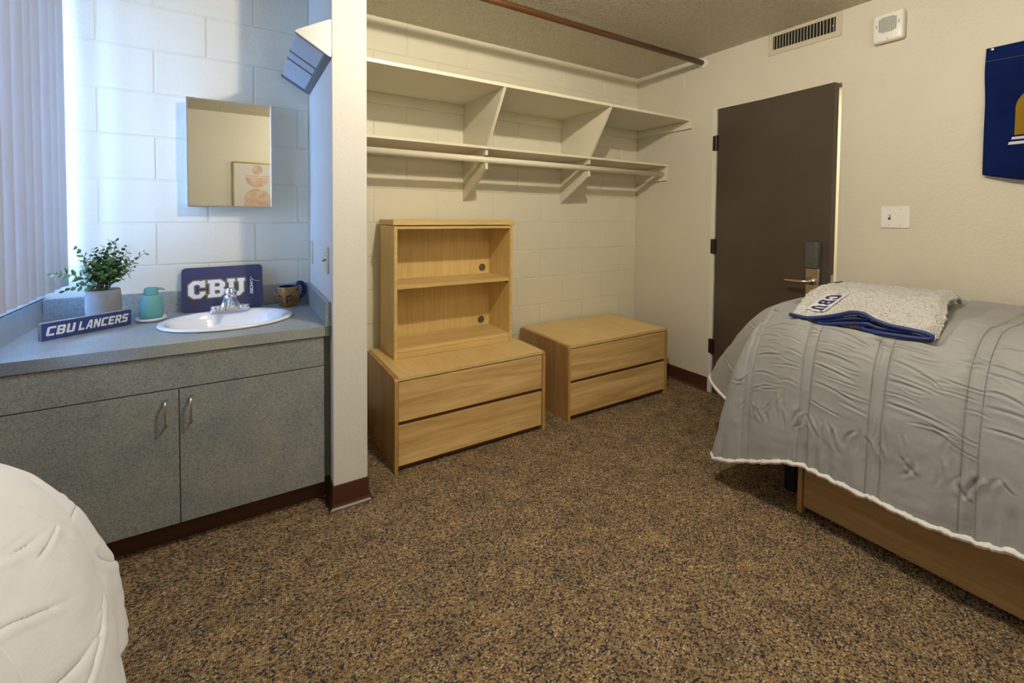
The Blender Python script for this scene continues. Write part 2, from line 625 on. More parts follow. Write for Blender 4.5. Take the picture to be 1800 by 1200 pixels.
# wall_right with the door opening
DY0, DY1, DZ = -0.712, -1.509, 2.045
bm = B()
for a in ((DY0, 0.12, 0, H), (YF - .1, DY1, 0, H), (DY1, DY0, DZ, H)): bx(bm, 0.0, 0.13, a[0], a[1], a[2], a[3])
struct('wall_right', bm, MT['wall'], 'cream orange peel plaster wall with the door')
struct('wall_front', box(LX - .1, 0.12, YF - .1, YF, 0, H), MT['wall'], 'cream wall behind the camera, seen in the mirror')
bm = B()
WY0, WY1, WZ0, WZ1 = -0.90, -0.035, 0.915, 2.30
for a in ((WY1, 0.12, 0, H), (YS, WY0, 0, H), (WY0, WY1, 0, WZ0), (WY0, WY1, WZ1, H)): bx(bm, XL - 0.15, XL, a[0], a[1], a[2], a[3])
bx(bm, LX, XL, YS, YS + 0.05, 0, H)
bx(bm, LX - 0.1, LX, YF, YS + 0.05, 0, H)
struct('wall_left', bm, MT['post'], 'white wall around the window')
struct('wall_middle', box(XP0, XP1, YP, 0.004, 0, H, bev=0.002), MT['post'], 'white textured stub wall between sink and closet')

# window
wn = empty('window_1', (XL, -0.47, WZ0), kind='structure', label='window behind the vertical blinds')
bm = B()
x0, x1 = XL - 0.11, XL - 0.05
bx(bm, x0, x1, WY0, WY0 + .04, WZ0, WZ1); bx(bm, x0, x1, WY1 - .04, WY1, WZ0, WZ1)
bx(bm, x0, x1, WY0 + .04, WY1 - .04, WZ0, WZ0 + .04); bx(bm, x0, x1, WY0 + .04, WY1 - .04, WZ1 - .04, WZ1)
bx(bm, x0 + .01, x1 - .01, -0.485, -0.455, WZ0 + .04, WZ1 - .04)
obj('window_frame', bm, MT['white_plastic'], wn)
for a, b_ in ((WY0 + .04, -0.485), (-0.455, WY1 - .04)):
    obj('pane', box(x0 + .028, x0 + .033, a, b_, WZ0 + .04, WZ1 - .04), MT['glass'], wn)
obj('window_sill', box(XL - .05, XL + 0.022, YS + 0.005, -0.001, 0.893, 0.914, bev=.003), MT['white_plastic'], wn)

# hall beyond the door
bm = B()
bx(bm, 1.30, 1.36, -3.0, 0.06, 0, H)
bx(bm, 0.13, 1.36, 0.06, 0.12, 0, H)
bx(bm, 0.13, 1.36, -3.06, -3.0, 0, H)
bx(bm, 0.125, 1.36, -3.06, 0.12, H, H + .05)
struct('wall_hall', bm, MT['wall'], 'cream hall wall seen through the door gap')
struct('floor_hall', box(0.121, 1.36, -3.06, 0.12, -0.1, -0.001), MT['carpet'], 'hall carpet beyond the door')

# door
dr = empty('door_1', (0, -0.743, 0), kind='structure', label='dark brown door standing ajar in a cream metal frame')
bm = B()
bx(bm, -0.004, 0.128, -0.7435, DY0 + .0005, 0, DZ)
bx(bm, -0.004, 0.128, -0.7435, DY1, 2.035, DZ - .0005)
bx(bm, 0.030, 0.128, DY1 + .0005, DY1 + .003, 0, 2.035)
bx(bm, 0.055, 0.075, -0.7435, -0.758, 0, 2.035)
bx(bm, 0.085, 0.105, DY1 + .003, DY1 + .006, 0, 2.035)
bx(bm, 0.055, 0.075, -0.758, DY1 + .014, 2.02, 2.035)
obj('door_frame', bm, MT['frame'], dr)
bm = box(-0.001, 0.12, DY1 + .006, -0.7435, 0.0, 0.007)
obj('threshold', bm, MT['nickel'], dr)
TH = math.radians(4.6)
MD = Matrix.Translation((0.002, -0.747, 0)) @ Matrix.Rotation(-TH, 4, 'Z')


def dbox(x0, x1, y0, y1, z0, z1, bev=0.0, seg=1):
    return bx(B(), x0, x1, y0, y1, z0, z1, bev, seg, MD)


leaf = obj('door_leaf', dbox(0, 0.044, -0.754, -0.002, 0.012, 2.030, 0.0015), MT['door'], dr)
for z in (1.742, 1.006, 0.285):
    bm = B()
    tube(bm, [(-0.008, -0.744, z), (-0.008, -0.744, z + .108)], 0.0075, 10)
    bx(bm, -0.006, -0.002, -0.742, -0.7165, z + .002, z + .106)
    bx(bm, -0.006, -0.001, -0.772 + .012, -0.746, z + .002, z + .106)
    for q in (0.022, 0.044, 0.066, 0.088): tube(bm, [(-0.008, -0.744, z + q - .0012), (-0.008, -0.744, z + q + .0012)], 0.0083, 10)
    obj('hinge', bm, MT['hinge'], dr)
# lock: tall metal escutcheon, dark cover, lever
ly0, ly1 = -0.714, -0.642
bm = dbox(-0.030, 0.0, ly0, ly1, 0.775, 1.02, 0.006, 3)
lk = obj('lock_escutcheon', bm, MT['nickel'], dr)
bm = dbox(-0.050, -0.001, ly0 - .001, ly1 + .001, 0.975, 1.132, 0.012, 3)
obj('lock_cover', bm, MT['darkgrey'], dr)
for yy, zz in ((-0.650, 1.03), (-0.706, 1.03), (-0.678, 1.005)):
    obj('cover_screw', tube(B(), [MD @ Vector((-0.0515, yy, zz)), MD @ Vector((-0.048, yy, zz))], 0.0035, 10), MT['black'], lk)
bm = B()
pts = [(-0.03, -0.678, 0.902), (-0.068, -0.678, 0.902), (-0.080, -0.668, 0.902), (-0.083, -0.650, 0.901), (-0.083, -0.62, 0.900), (-0.081, -0.575, 0.899), (-0.078, -0.552, 0.899)]
tube(bm, [MD @ Vector(p) for p in pts], 0.011, 14, radii=[.013, .012, .0115, .011, .0105, .0105, .0095])
tube(bm, [MD @ Vector((-0.028, -0.678, 0.902)), MD @ Vector((-0.040, -0.678, 0.902))], 0.021, 20)
obj('lever_handle', bm, MT['nickel'], lk, smooth=True)
bm = dbox(0.012, 0.034, -0.7565, -0.753, 0.865, 0.945)
obj('latch_plate', bm, MT['nickel'], dr)


# cove bases
def cove(name, path, label=None, closed=False):
    """vinyl cove base along a 2D path, room on the left side"""
    prof = [(0.0, 0.102), (0.003, 0.103), (0.0045, 0.098), (0.0045, 0.020), (0.008, 0.009), (0.016, 0.003), (0.022, 0.0005), (0.022, 0.0), (0.0, 0.0)]
    bm = B()
    pts = [Vector((p[0], p[1], 0)) for p in path]
    rings = []
    for i, p in enumerate(pts):
        d1 = (pts[i] - pts[i - 1]).normalized() if i else None
        d2 = (pts[i + 1] - pts[i]).normalized() if i < len(pts) - 1 else None
        if d1 is None: d1 = d2
        if d2 is None: d2 = d1
        n1 = Vector((-d1.y, d1.x, 0)); n2 = Vector((-d2.y, d2.x, 0))
        m = (n1 + n2).normalized(); m = m / max(0.3, m.dot(n1))
        rings.append([bm.verts.new((p.x + m.x * a, p.y + m.y * a, z)) for a, z in prof])
    for a, b_ in zip(rings, rings[1:]):
        for i in range(len(prof)):
            j = (i + 1) % len(prof)
            bm.faces.new((a[i], b_[i], b_[j], a[j]))
    bm.faces.new(rings[0]); bm.faces.new(list(reversed(rings[-1])))
    bmesh.ops.recalc_face_normals(bm, faces=bm.faces)
    return struct(name, bm, MT['cove'], label)


cove('baseboard_right', [(-0.0005, DY0), (-0.0005, -0.024)], 'brown vinyl base between closet corner and door')
cove('baseboard_back', [(-0.024, -0.0005), (XP1 + 0.024, -0.0005)], 'brown vinyl base behind the dressers')
cove('baseboard_middle', [(XP1 + .0005, -0.024), (XP1 + .0005, YP - .0005), (XP0 - .0005, YP - .0005), (XP0 - .0005, -0.60)], 'brown vinyl base wrapped around the stub wall')
cove('baseboard_front', [(LX + .03, YF + .0005), (-0.03, YF + .0005)], 'brown vinyl base on the wall behind the camera')

# ---------------------------------------------------------------- closet shelving
cs = empty('closet_shelving', (XP1, 0, 1.36), 'cream painted two-tier closet shelving with slanted dividers and brackets', 'shelf')
S = MT['shelfpaint']
obj('shelf', box(XP1 + .0015, -0.0015, -0.53, -0.001, 1.988, 2.007, .0015), S, cs)
obj('shelf', box(XP1 + .0015, -0.0015, -0.33, -0.001, 1.667, 1.683, .0015), S, cs)
for x in (-1.626, -0.812):
    bm = prism(B(), [(-0.0015, 1.6835), (-0.328, 1.6835), (-0.527, 1.9875), (-0.0015, 1.9875)], 'x', x - .009, x + .009)
    obj('divider', bm, S, cs)
    poly = [(-0.0015, 1.6665), (-0.315, 1.6665), (-0.315, 1.632), (-0.268, 1.632), (-0.262, 1.607), (-0.268, 1.584), (-0.315, 1.584), (-0.315, 1.548), (-0.0015, 1.36)]
    obj('bracket', prism(B(), poly, 'x', x - .009, x + .009), S, cs)
for xa, xb in ((XP1 + .002, -1.636), (-1.616, -0.822), (-0.802, -0.022)):
    obj('cleat', box(xa, xb, -0.019, -0.001, 1.925, 1.9875, .001), S, cs)
    obj('cleat', box(xa, xb, -0.019, -0.001, 1.620, 1.6665, .001), S, cs)
obj('cleat', box(-0.019, -0.0015, -0.54, -0.001, 1.932, 1.9875, .001), S, cs)
obj('cleat', box(-0.019, -0.0015, -0.325, -0.001, 1.556, 1.6665, .001), S, cs)
obj('cleat', box(XP1 + .0015, XP1 + .019, -0.325, -0.001, 1.556, 1.6665, .001), S, cs)
bm = tube(B(), [(XP1 + .020, -0.285, 1.607), (-0.020, -0.285, 1.607)], 0.0195, 20)
tag(obj('closet_rod', bm, S, smooth=True), 'cream round hanging rod under the lower closet shelf', 'rod')

# wooden rod near the ceiling
wr = empty('wooden_curtain_rod', (-0.006, -0.628, 2.388), 'dark wooden curtain rod running just below the ceiling', 'rod')
obj('rod', tube(B(), [(XP1 - .6, -0.628, 2.389), (-0.008, -0.628, 2.389)], 0.0185, 20), MT['darkrod'], wr, smooth=True)
bm = B()
tube(bm, [(-0.011, -0.628, 2.388), (-0.001, -0.628, 2.388)], 0.033, 24)
tube(bm, [(-0.026, -0.628, 2.388), (-0.011, -0.628, 2.388)], 0.023, 24)
obj('wall_socket', bm, MT['white_plastic'], wr)
# bare wire on the closet side wall
bm = tube(B(), [(-0.004, -0.466, 2.335), (-0.004, -0.463, 2.318), (-0.004, -0.466, 2.262), (-0.004, -0.452, 2.225), (-0.004, -0.415, 2.165), (-0.004, -0.385, 2.12), (-0.004, -0.365, 2.06), (-0.004, -0.36, 2.012)], 0.0022, 6, radii=[.002, .004, .0042, .0028, .002, .002, .002, .002])
tag(obj('painted_wire', bm, MT['shelfpaint'], smooth=True), 'thin cream wire running down wall above the upper closet shelf', 'wire')


# ---------------------------------------------------------------- dressers
def dresser(x0, x1, label):
    yf, yb, zt = -0.578, -0.03, 0.474
    t = empty('dresser', (x0, yb, 0), label, 'dresser', 'two-drawer oak dressers along the block wall')
    T = 0.018

    def side(xa, xb):
        rr = 0.022
        poly = [(yb, 0.0), (yf - .004, 0.0)] + [(yf - .004 + rr - rr * math.cos(a), zt - .004 - rr + rr * math.sin(a)) for a in [i * PI / 12 for i in range(7)]] + [(yb - rr + rr * math.sin(a), zt - .004 - rr + rr * math.cos(a)) for a in [i * PI / 12 for i in range(7)]]
        return prism(B(), poly, 'x', xa, xb)
    for xa, xb in ((x0, x0 + T), (x1 - T, x1)):
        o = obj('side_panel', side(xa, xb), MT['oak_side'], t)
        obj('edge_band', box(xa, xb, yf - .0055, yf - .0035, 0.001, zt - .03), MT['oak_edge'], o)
    obj('top', box(x0 + T + .0006, x1 - T - .0006, yf, yb, zt - .020, zt, .001), MT['lam_top'], t)
    obj('back_panel', box(x0 + T, x1 - T, yb - .008, yb - .001, 0.03, zt - .021), MT['oak_side'], t)
    obj('carcass', box(x0 + T + .001, x1 - T - .001, yf + .022, yb - .01, 0.045, zt - .022), MT['groove'], t)
    obj('toe_recess', box(x0 + T + .001, x1 - T - .001, yf + .06, yf + .075, 0.0, 0.044), MT['black'], t)
    for z0, z1 in ((0.252, zt - .026), (0.032, 0.231)):
        d = obj('drawer', box(x0 + T + .003, x1 - T - .003, yf, yf + .019, z0, z1, .0012), MT['oak_front'], t)
        obj('finger_pull', box(x0 + T + .003, x1 - T - .003, yf + .011, yf + .021, z0 - .019, z0 - .0003), MT['groove'], d)
    return t


dresser(-2.268, -1.368, 'light oak two-drawer dresser carrying the bookshelf hutch, beside the stub wall')
dresser(-1.192, -0.288, 'light oak two-drawer dresser with a bare top, in the closet corner')

# ---------------------------------------------------------------- hutch
hx0, hx1, hyf, hyb, hz0, hz1 = -2.190, -1.437, -0.315, -0.035, 0.4745, 1.240
ht = empty('bookshelf_hutch', (hx0, hyb, hz0), 'open maple bookshelf with one middle shelf, standing on the left dresser', 'bookshelf')
for xa, xb in ((hx0, hx0 + .018), (hx1 - .018, hx1)):
    o = obj('side_panel', box(xa, xb, hyf + .001, hyb, hz0, hz1 - .032, .0008), MT['maple'], ht)
    obj('edge_band', box(xa, xb, hyf - .0005, hyf + .0008, hz0, hz1 - .033), MT['maple_x'], o)
obj('top', box(hx0 - .008, hx1 + .010, hyf - .010, hyb, hz1 - .029, hz1, .0012), MT['maple_x'], ht)
obj('top_rail', box(hx0 + .0185, hx1 - .0185, hyf + .001, hyf + .018, hz1 - .050, hz1 - .034), MT['maple_x'], ht)
obj('inner_top', box(hx0 + .0185, hx1 - .0185, hyf + .019, hyb - .007, hz1 - .045, hz1 - .031), MT['maple_x'], ht)
obj('shelf', box(hx0 + .0185, hx1 - .0185, hyf + .010, hyb - .007, 0.858, 0.879, .001), MT['maple_x'], ht)
obj('shelf', box(hx0 + .0185, hx1 - .0185, hyf + .002, hyb - .007, 0.509, 0.530, .001), MT['maple_x'], ht)
obj('kick_board', box(hx0 + .0185, hx1 - .0185, hyf + .004, hyf + .020, hz0 + .001, 0.5085), MT['maple_x'], ht)


def circ(cx, cy, r, n=28, a0=0, a1=2 * PI):
    return [(cx + r * math.cos(a0 + (a1 - a0) * i / n), cy + r * math.sin(a0 + (a1 - a0) * i / n)) for i in range(n)]


Mb = Matrix(((1, 0, 0, 0), (0, 0, -1, hyb - .0035), (0, 1, 0, 0), (0, 0, 0, 1)))
holes = [(-1.508, 0.918), (-1.514, 0.565)]
me = curve2d([[(hx0 + .0185, hz0 + .001), (hx1 - .0185, hz0 + .001), (hx1 - .0185, hz1 - .032), (hx0 + .0185, hz1 - .032)]] + [circ(a, b_, .0225) for a, b_ in holes], 0.006, 0, Mb)
bk = obj('back_panel', me, MT['maple'], ht)
for a, b_ in holes:
    me = curve2d([circ(a, b_, .0245), circ(a, b_, .0222)], 0.0015, 0, Matrix.Translation((0, -.0035, 0)) @ Mb)
    obj('cable_grommet', me, MT['groove'], bk)
    obj('grommet_cap', curve2d([circ(a, b_, .0221)], 0.001, 0, Matrix.Translation((0, .0015, 0)) @ Mb), plain('grommet_brown', (.13, .105, .06), .4), bk)
for x in (hx0 + .024, hx1 - .024):
    obj('shelf_pin', box(x - .005, x + .005, hyf + .03, hyf + .045, 0.845, 0.857), MT['hinge'], ht)

# ---------------------------------------------------------------- vanity cabinet, countertop
CY = -0.65           # cabinet front
ZC = 0.787           # counter top surface
vc = empty('vanity_cabinet', (XL, 0, 0), 'grey laminate vanity cabinet with two doors below the sink counter', 'cabinet')
cx1 = -2.597
for a in ((XL + .002, XL + .020, CY + .020, -0.004, 0.108, 0.740), (cx1 - .017, cx1 + .001, CY + .020, -0.004, 0.108, 0.740)): obj('side_panel', box(*a), MT['lam_dark'], vc)
obj('bottom_panel', box(XL + .021, cx1 - .018, CY + .020, -0.004, 0.108, 0.126), MT['lam_dark'], vc)
obj('back_panel', box(XL + .021, cx1 - .018, -0.010, -0.004, 0.127, 0.740), MT['lam_dark'], vc)
obj('front_stretcher', box(XL + .021, cx1 - .018, CY + .020, CY + .038, 0.590, 0.740), MT['lam_dark'], vc)
obj('centre_stile', box(-3.125, -3.075, CY + .020, CY + .038, 0.127, 0.589), MT['lam_dark'], vc)
obj('apron_panel', box(XL + .002, cx1, CY, CY + .018, 0.6165, 0.7405, .0008), MT['lam'], vc)
obj('toe_kick', box(XL + .002, XP0 - .001, CY + .075, CY + .090, 0.0, 0.107), MT['cove'], vc)
obj('filler_strip', box(cx1 + .002, XP0 - .001, CY + .028, CY + .046, 0.113, 0.742), MT['lam_dark'], vc)
for xa, xb, hx in ((XL + .002, -3.1015, -3.138), (-3.0985, cx1, -3.062)):
    d = obj('door', box(xa, xb, CY, CY + .018, 0.105, 0.6125, .0008), MT['lam'], vc)
    bm = B()
    pts = [(hx, CY, 0.580), (hx, CY - .020, 0.580), (hx, CY - .029, 0.575), (hx, CY - .032, 0.566), (hx, CY - .032, 0.500), (hx, CY - .029, 0.491), (hx, CY - .020, 0.486), (hx, CY, 0.486)]
    tube(bm, pts, 0.0042, 10)
    obj('handle', bm, MT['nickel'], d, smooth=True)

ct = empty('sink_countertop', (XL, 0, 0.745), 'grey speckled countertop with raised backsplashes on three sides', 'countertop')
obj('counter_slab', curve2d([[(XL + .001, CY - .010), (XP0 - .001, CY - .010), (XP0 - .001, -0.001), (XL + .001, -0.001)], [(-2.945 + .232 * math.cos(a), -0.335 + .190 * math.sin(a)) for a in [2 * PI * i / 48 for i in range(48)]]], 0.042, 0, Matrix.Translation((0, 0, ZC - .021))), MT['lam_counter'], ct)
obj('backsplash', box(XL + .0215, XP0 - .0225, -0.021, -0.001, ZC, 0.889, .001), MT['lam_counter'], ct)
obj('backsplash', box(XL + .001, XL + .021, CY - .008, -0.001, ZC, 0.889, .001), MT['lam_counter'], ct)
obj('backsplash', box(XP0 - .022, XP0 - .001, CY - .013, -0.001, ZC + .0003, 0.889, .001), MT['lam_counter'], ct)
obj('end_strip', box(XP0 - .022, XP0 - .001, CY - .014, CY - .0105, 0.744, ZC), MT['lam_dark'], ct)

# sink
sk = empty('sink_basin', (-2.945, -0.335, ZC), 'white oval porcelain sink set into the grey counter', 'sink')
bm = B()
prof = [(0.245, 0.0005), (0.256, 0.003), (0.258, 0.008), (0.252, 0.0125), (0.240, 0.0135), (0.228, 0.011), (0.216, 0.000), (0.205, -0.030), (0.185, -0.075), (0.150, -0.108), (0.09, -0.125), (0.03, -0.130), (0.022, -0.131)]
rings = []
nn = 72
for k, (r, z) in enumerate(prof):
    ring = []
    for i in range(nn):
        a = 2 * PI * i / nn
        s = r / 0.258
        cxo, cyo = math.cos(a) * r, math.sin(a) * r * 0.835
        if k > 4 and math.sin(a) > 0:      # wider faucet deck at the back
            cyo *= 1 - 0.16 * math.sin(a) ** 2
        ring.append(bm.verts.new((-2.945 + cxo, -0.335 + cyo, ZC + z)))
    rings.append(ring)
for a, b_ in zip(rings, rings[1:]):
    for i in range(nn):
        j = (i + 1) % nn
        bm.faces.new((a[j], a[i], b_[i], b_[j]))
bmesh.ops.recalc_face_normals(bm, faces=bm.faces)
o = obj('bowl', bm, MT['porcelain'], sk, smooth=True)
bm = lathe(B(), [(0.0, 0.004), (0.018, 0.004), (0.022, 0.001), (0.023, -0.004)], (-2.945, -0.335, ZC - .131), 24, cap_bot=False)
obj('drain', bm, MT['chrome'], sk, smooth=True)

# faucet
fx, fy, fz = -2.941, -0.178, ZC + .0137
fc = empty('faucet', (fx, fy, fz), 'chrome centre-set faucet with wide base on the sink deck', 'faucet')
bm = B()
base = [(0.084 * math.copysign(abs(math.cos(a)) ** .5, math.cos(a)), 0.024 * math.copysign(abs(math.sin(a)) ** .9, math.sin(a))) for a in [2 * PI * i / 40 for i in range(40)]]
R0 = [bm.verts.new((fx + x, fy + y, fz)) for x, y in base]
R1 = [bm.verts.new((fx + x, fy + y, fz + .006)) for x, y in base]
R2 = [bm.verts.new((fx + x * .96, fy + y * .9, fz + .009)) for x, y in base]
for a, b_ in ((R0, R1), (R1, R2)):
    for i in range(40): bm.faces.new((a[i], a[(i + 1) % 40], b_[(i + 1) % 40], b_[i]))
bm.faces.new(R2); bm.faces.new(list(reversed(R0)))
obj('base_plate', bm, MT['chrome'], fc)
# flared body
bm = B()
rings = []
for (wx, wy, yo, z) in ((.062, .024, 0, .008), (.050, .023, 0, .018), (.038, .022, -.001, .035), (.030, .022, -.002, .055), (.026, .022, -.003, .072), (.023, .020, -.003, .080)):
    rings.append([bm.verts.new((fx + wx * math.cos(a), fy + yo + wy * math.sin(a), fz + z)) for a in [2 * PI * i / 28 for i in range(28)]])
for a, b_ in zip(rings, rings[1:]):
    for i in range(28): bm.faces.new((a[i], a[(i + 1) % 28], b_[(i + 1) % 28], b_[i]))
bm.faces.new(rings[-1])
obj('body', bm, MT['chrome'], fc, smooth=True)
bm = tube(B(), [(fx, fy - .005, fz + .048), (fx, fy - .035, fz + .060), (fx, fy - .075, fz + .058), (fx, fy - .100, fz + .045), (fx, fy - .105, fz + .034)], .012, 16, radii=[.018, .0165, .014, .012, .0115])
obj('spout', bm, MT['chrome'], fc, smooth=True)
bm = lathe(B(), [(.016, .078), (.025, .080), (.027, .088), (.023, .100), (.0175, .106), (.0175, .110), (.0, .111)], (fx, fy - .003, fz), 24, cap_bot=True)
kn = obj('knob', bm, MT['chrome'], fc, smooth=True)
bm = tube(B(), [(fx, fy - .028, fz + .092), (fx, fy - .031, fz + .092)], .0028, 10)
obj('hot_mark', bm, plain('red_mark', (0.35, 0.01, 0.01), 0.4), kn)
for s in (-1, 1):
    bm = lathe(B(), [(.0235, .0085), (.0255, .012), (.0255, .024), (.022, .029), (.0, .0292)], (fx + s * .056, fy, fz), 24)
    obj('end_cap', bm, MT['chrome'], fc, smooth=True)

# ---------------------------------------------------------------- blinds
vb = empty('vertical_blinds', (XL + .08, -0.45, 0.945), 'pale lavender vinyl vertical blinds hanging at the window beside the sink', 'blinds')
obj('headrail', box(XL + .045, XL + .100, YS + .02, -0.006, 2.375, 2.42, .003), MT['white_plastic'], vb)
ys = [-0.062, -0.152, -0.246, -0.335, -0.412, -0.50, -0.59, -0.68, -0.77, -0.86]
for i, y in enumerate(ys):
    a = math.radians([24, 20, 27, 22, 18, 25, 22, 24, 20, 23][i])
    nseg = 8
    Wd = 0.0455
    P = []
    for k in range(nseg + 1):
        s = -1 + 2 * k / nseg
        bow = 0.006 * (1 - s * s)
        P.append((XL + .086 + math.sin(a) * s * Wd + bow * math.cos(a), y + math.cos(a) * s * Wd - bow * math.sin(a)))
    Q = [(p[0] - .0009, p[1]) for p in P]
    obj('slat', prism(B(), P + Q[::-1], 'z', 0.945 + random.uniform(-.002, .002), 2.37), MT['slat'], vb)

# ---------------------------------------------------------------- medicine cabinet mirror
mx0, mx1, mz0, mz1, myd = -3.112, -2.754, 1.298, 1.818, -0.075
mc = empty('mirror_cabinet', (mx0, 0, mz0), 'rectangular mirror cabinet with thin steel frame above the sink', 'mirror')
obj('case', box(mx0 + .006, mx1 - .006, myd + .006, -0.001, mz0 + .006, mz1 - .006), MT['white_plastic'], mc)
obj('mirror_glass', box(mx0 + .006, mx1 - .006, myd + .001, myd + .0055, mz0 + .006, mz1 - .006), MT['mirror'], mc)
bm = B()
for a in ((mx0, mx0 + .007, mz0, mz1), (mx1 - .007, mx1, mz0, mz1), (mx0 + .007, mx1 - .007, mz0, mz0 + .007), (mx0 + .007, mx1 - .007, mz1 - .007, mz1)):
    bx(bm, a[0], a[1], myd - .002, myd + .022, a[2], a[3], .0015)
obj('frame', bm, MT['nickel'], mc)

# ---------------------------------------------------------------- wedge lamp on the stub wall
wl = empty('wedge_wall_lamp', (XP0, -0.35, 1.92), 'grey wedge shaped vanity lamp high on the side of the stub wall', 'lamp')
tb, tc, tz = (XP0 - .001, 2.078), (XP0 - .001, 1.918), (XP0 - .142, 2.000)
y0, y1 = YP + .002, -0.012
tri = [tb, tc, tz]


def inset(tr_, d):
    c = (sum(p[0] for p in tr_) / 3, sum(p[1] for p in tr_) / 3)
    return [(c[0] + (p[0] - c[0]) * d, c[1] + (p[1] - c[1]) * d) for p in tr_]


def round_tri(tr_, r=0.010):
    out = []
    for i in range(3):
        p = Vector(tr_[i]); a = Vector(tr_[i - 1]); b_ = Vector(tr_[(i + 1) % 3])
        d1 = (a - p).normalized(); d2 = (b_ - p).normalized()
        for k in range(5):
            s = k / 4
            q = (p + d1 * r) * (1 - s) ** 2 + p * 2 * s * (1 - s) + (p + d2 * r) * s * s
            out.append((q.x, q.y))
    return out


obj('end_plate', prism(B(), round_tri(tri), 'y', y0, y0 + .012), MT['lampmetal'], wl)
obj('end_plate', prism(B(), round_tri(tri), 'y', y1 - .012, y1), MT['lampgrey'], wl)
obj('lens', prism(B(), round_tri(inset(tri, .93), .008), 'y', y0 + .0125, y1 - .0125), MT['lens'], wl)
for ya, yb_ in ((y0 + .0125, y0 + .026), (-0.452, -0.435), (-0.345, -0.328), (y1 - .03, y1 - .0125)):
    obj('band', prism(B(), round_tri(inset(tri, .975), .009), 'y', ya, yb_), MT['lampgrey'], wl)
obj('side_rail', prism(B(), [(XP0 - .001, 1.916), (XP0 - .022, 1.928), (XP0 - .030, 1.9415), (XP0 - .001, 1.935)], 'y', y0 + .013, y1 - .013), MT['lampgrey'], wl)

# ---------------------------------------------------------------- wall devices
dv = empty('ceiling_vent', (0, -1.295, 2.30), 'long cream air vent with dark upright slats above the door', 'vent')
vy0, vy1, vz0, vz1 = -1.500, -1.091, 2.300, 2.4345
iy0, iy1, iz0, iz1 = -1.470, -1.121, 2.331, 2.415
bm = B()
for a in ((vy0, vy1, vz0, iz0), (vy0, vy1, iz1, vz1), (vy0, iy0, iz0, iz1), (iy1, vy1, iz0, iz1)): bx(bm, -0.006, -0.0005, *a)
obj('vent_frame', bm, MT['vent'], dv)
obj('dark_backing', box(-0.0009, -0.0004, iy0, iy1, iz0, iz1), MT['dark'], dv)
for i in range(20):
    y = iy0 + (i + .6) * (iy1 - iy0) / 20
    M = Matrix.Translation((-0.0035, y, 0)) @ Matrix.Rotation(math.radians(38), 4, 'Z')
    obj('slat', bx(B(), -0.004, 0.004, -0.0011, 0.0011, iz0 + .0005, iz1 - .0005, M=M), MT['vent'], dv)
bm = tube(B(), [(-0.012, iy0 + .012, 2.365), (-0.006, iy0 + .012, 2.365)], .003, 8)
obj('lever', bm, MT['white_plastic'], dv)

sp = empty('fire_alarm_speaker', (0, -1.721, 2.187), 'white square alarm speaker with perforated grille on upper wall', 'speaker')
obj('housing', box(-0.042, -0.001, -1.787, -1.656, 2.187, 2.336, .013, 4), MT['white_plastic'], sp, smooth=True)
dots = B()
for i in range(-9, 10):
    for j in range(-9, 10):
        y = i * .0058; z = j * .0058 + (0.0029 if i % 2 else 0)
        if math.hypot(y, z) < .047 and not (abs(i) == 7):
            if abs(z) > .040: continue
            bx(dots, -0.0432, -0.0405, -1.7215 + y - .0016, -1.7215 + y + .0016, 2.272 + z - .002, 2.272 + z + .002)
gr = obj('grille_holes', dots, plain('grille_dark_green', (0.05, 0.09, 0.07), 0.6), sp)
gr['kind'] = 'stuff'
obj('strobe_dot', lathe(B(), [(.0035, 0), (.003, .002), (0, .003)], (0, 0, 0), 12), MT['white_plastic'], sp, local=True).matrix_local = Matrix.Translation((-0.042, -1.757 + 1.721, 2.213 - 2.187)) @ Matrix.Rotation(-PI / 2, 4, 'Y')
obj('screw', box(-0.0435, -0.0415, -1.7235, -1.7195, 2.199, 2.203), MT['darkgrey'], sp)

sw = empty('wide_light_switch', (0, -1.77, 1.221), 'white double-width switch plate with one toggle right of door', 'switch')
obj('cover_plate', box(-0.007, -0.0005, -1.829, -1.709, 1.221, 1.333, .0025, 2), MT['white_plastic'], sw)
obj('toggle_slot', box(-0.0078, -0.0068, -1.751, -1.741, 1.263, 1.290), MT['darkgrey'], sw)
obj('toggle', box(-0.017, -0.0072, -1.7495, -1.7425, 1.276, 1.288, .001), MT['white_plastic'], sw)
msc = plain('screw_grey', (.5, .5, .48), .4)
for y in (-1.746, -1.792):
    for z in (1.236, 1.317): obj('screw', tube(B(), [(-0.0082, y, z), (-0.0068, y, z)], .003, 10), msc, sw)

for nm, lab, ya, yb_, tog in (('wall_outlet', 'ivory outlet plate at the back corner above the counter', -0.128, -0.062, False), ('toggle_light_switch', 'ivory switch plate with toggle near front of the stub wall', -0.612, -0.545, True)):
    t = empty(nm, (XP0, (ya + yb_) / 2, 1.004), lab, 'outlet' if not tog else 'switch')
    obj('cover_plate', box(XP0 - .008, XP0 - .0003, ya, yb_, 1.004, 1.122, .002), MT['ivory'], t)
    ym = (ya + yb_) / 2
    if tog:
        M = Matrix.Translation((XP0 - .012, ym, 1.064)) @ Matrix.Rotation(math.radians(-18), 4, 'Y')
        obj('toggle', bx(B(), -0.012, 0.008, -.005, .005, -.004, .004, .001, M=M), plain('tan_toggle', (.35, .26, .12), .4), t)
        for z in (1.082, 1.098): obj('indicator', box(XP0 - .0088, XP0 - .0078, ym - .004, ym + .004, z - .002, z + .002), MT['darkgrey'], t)
    else:
        for z in (1.044, 1.082): obj('socket', box(XP0 - .0095, XP0 - .0078, ym - .016, ym + .016, z - .014, z + .014, .001), MT['ivory'], t)

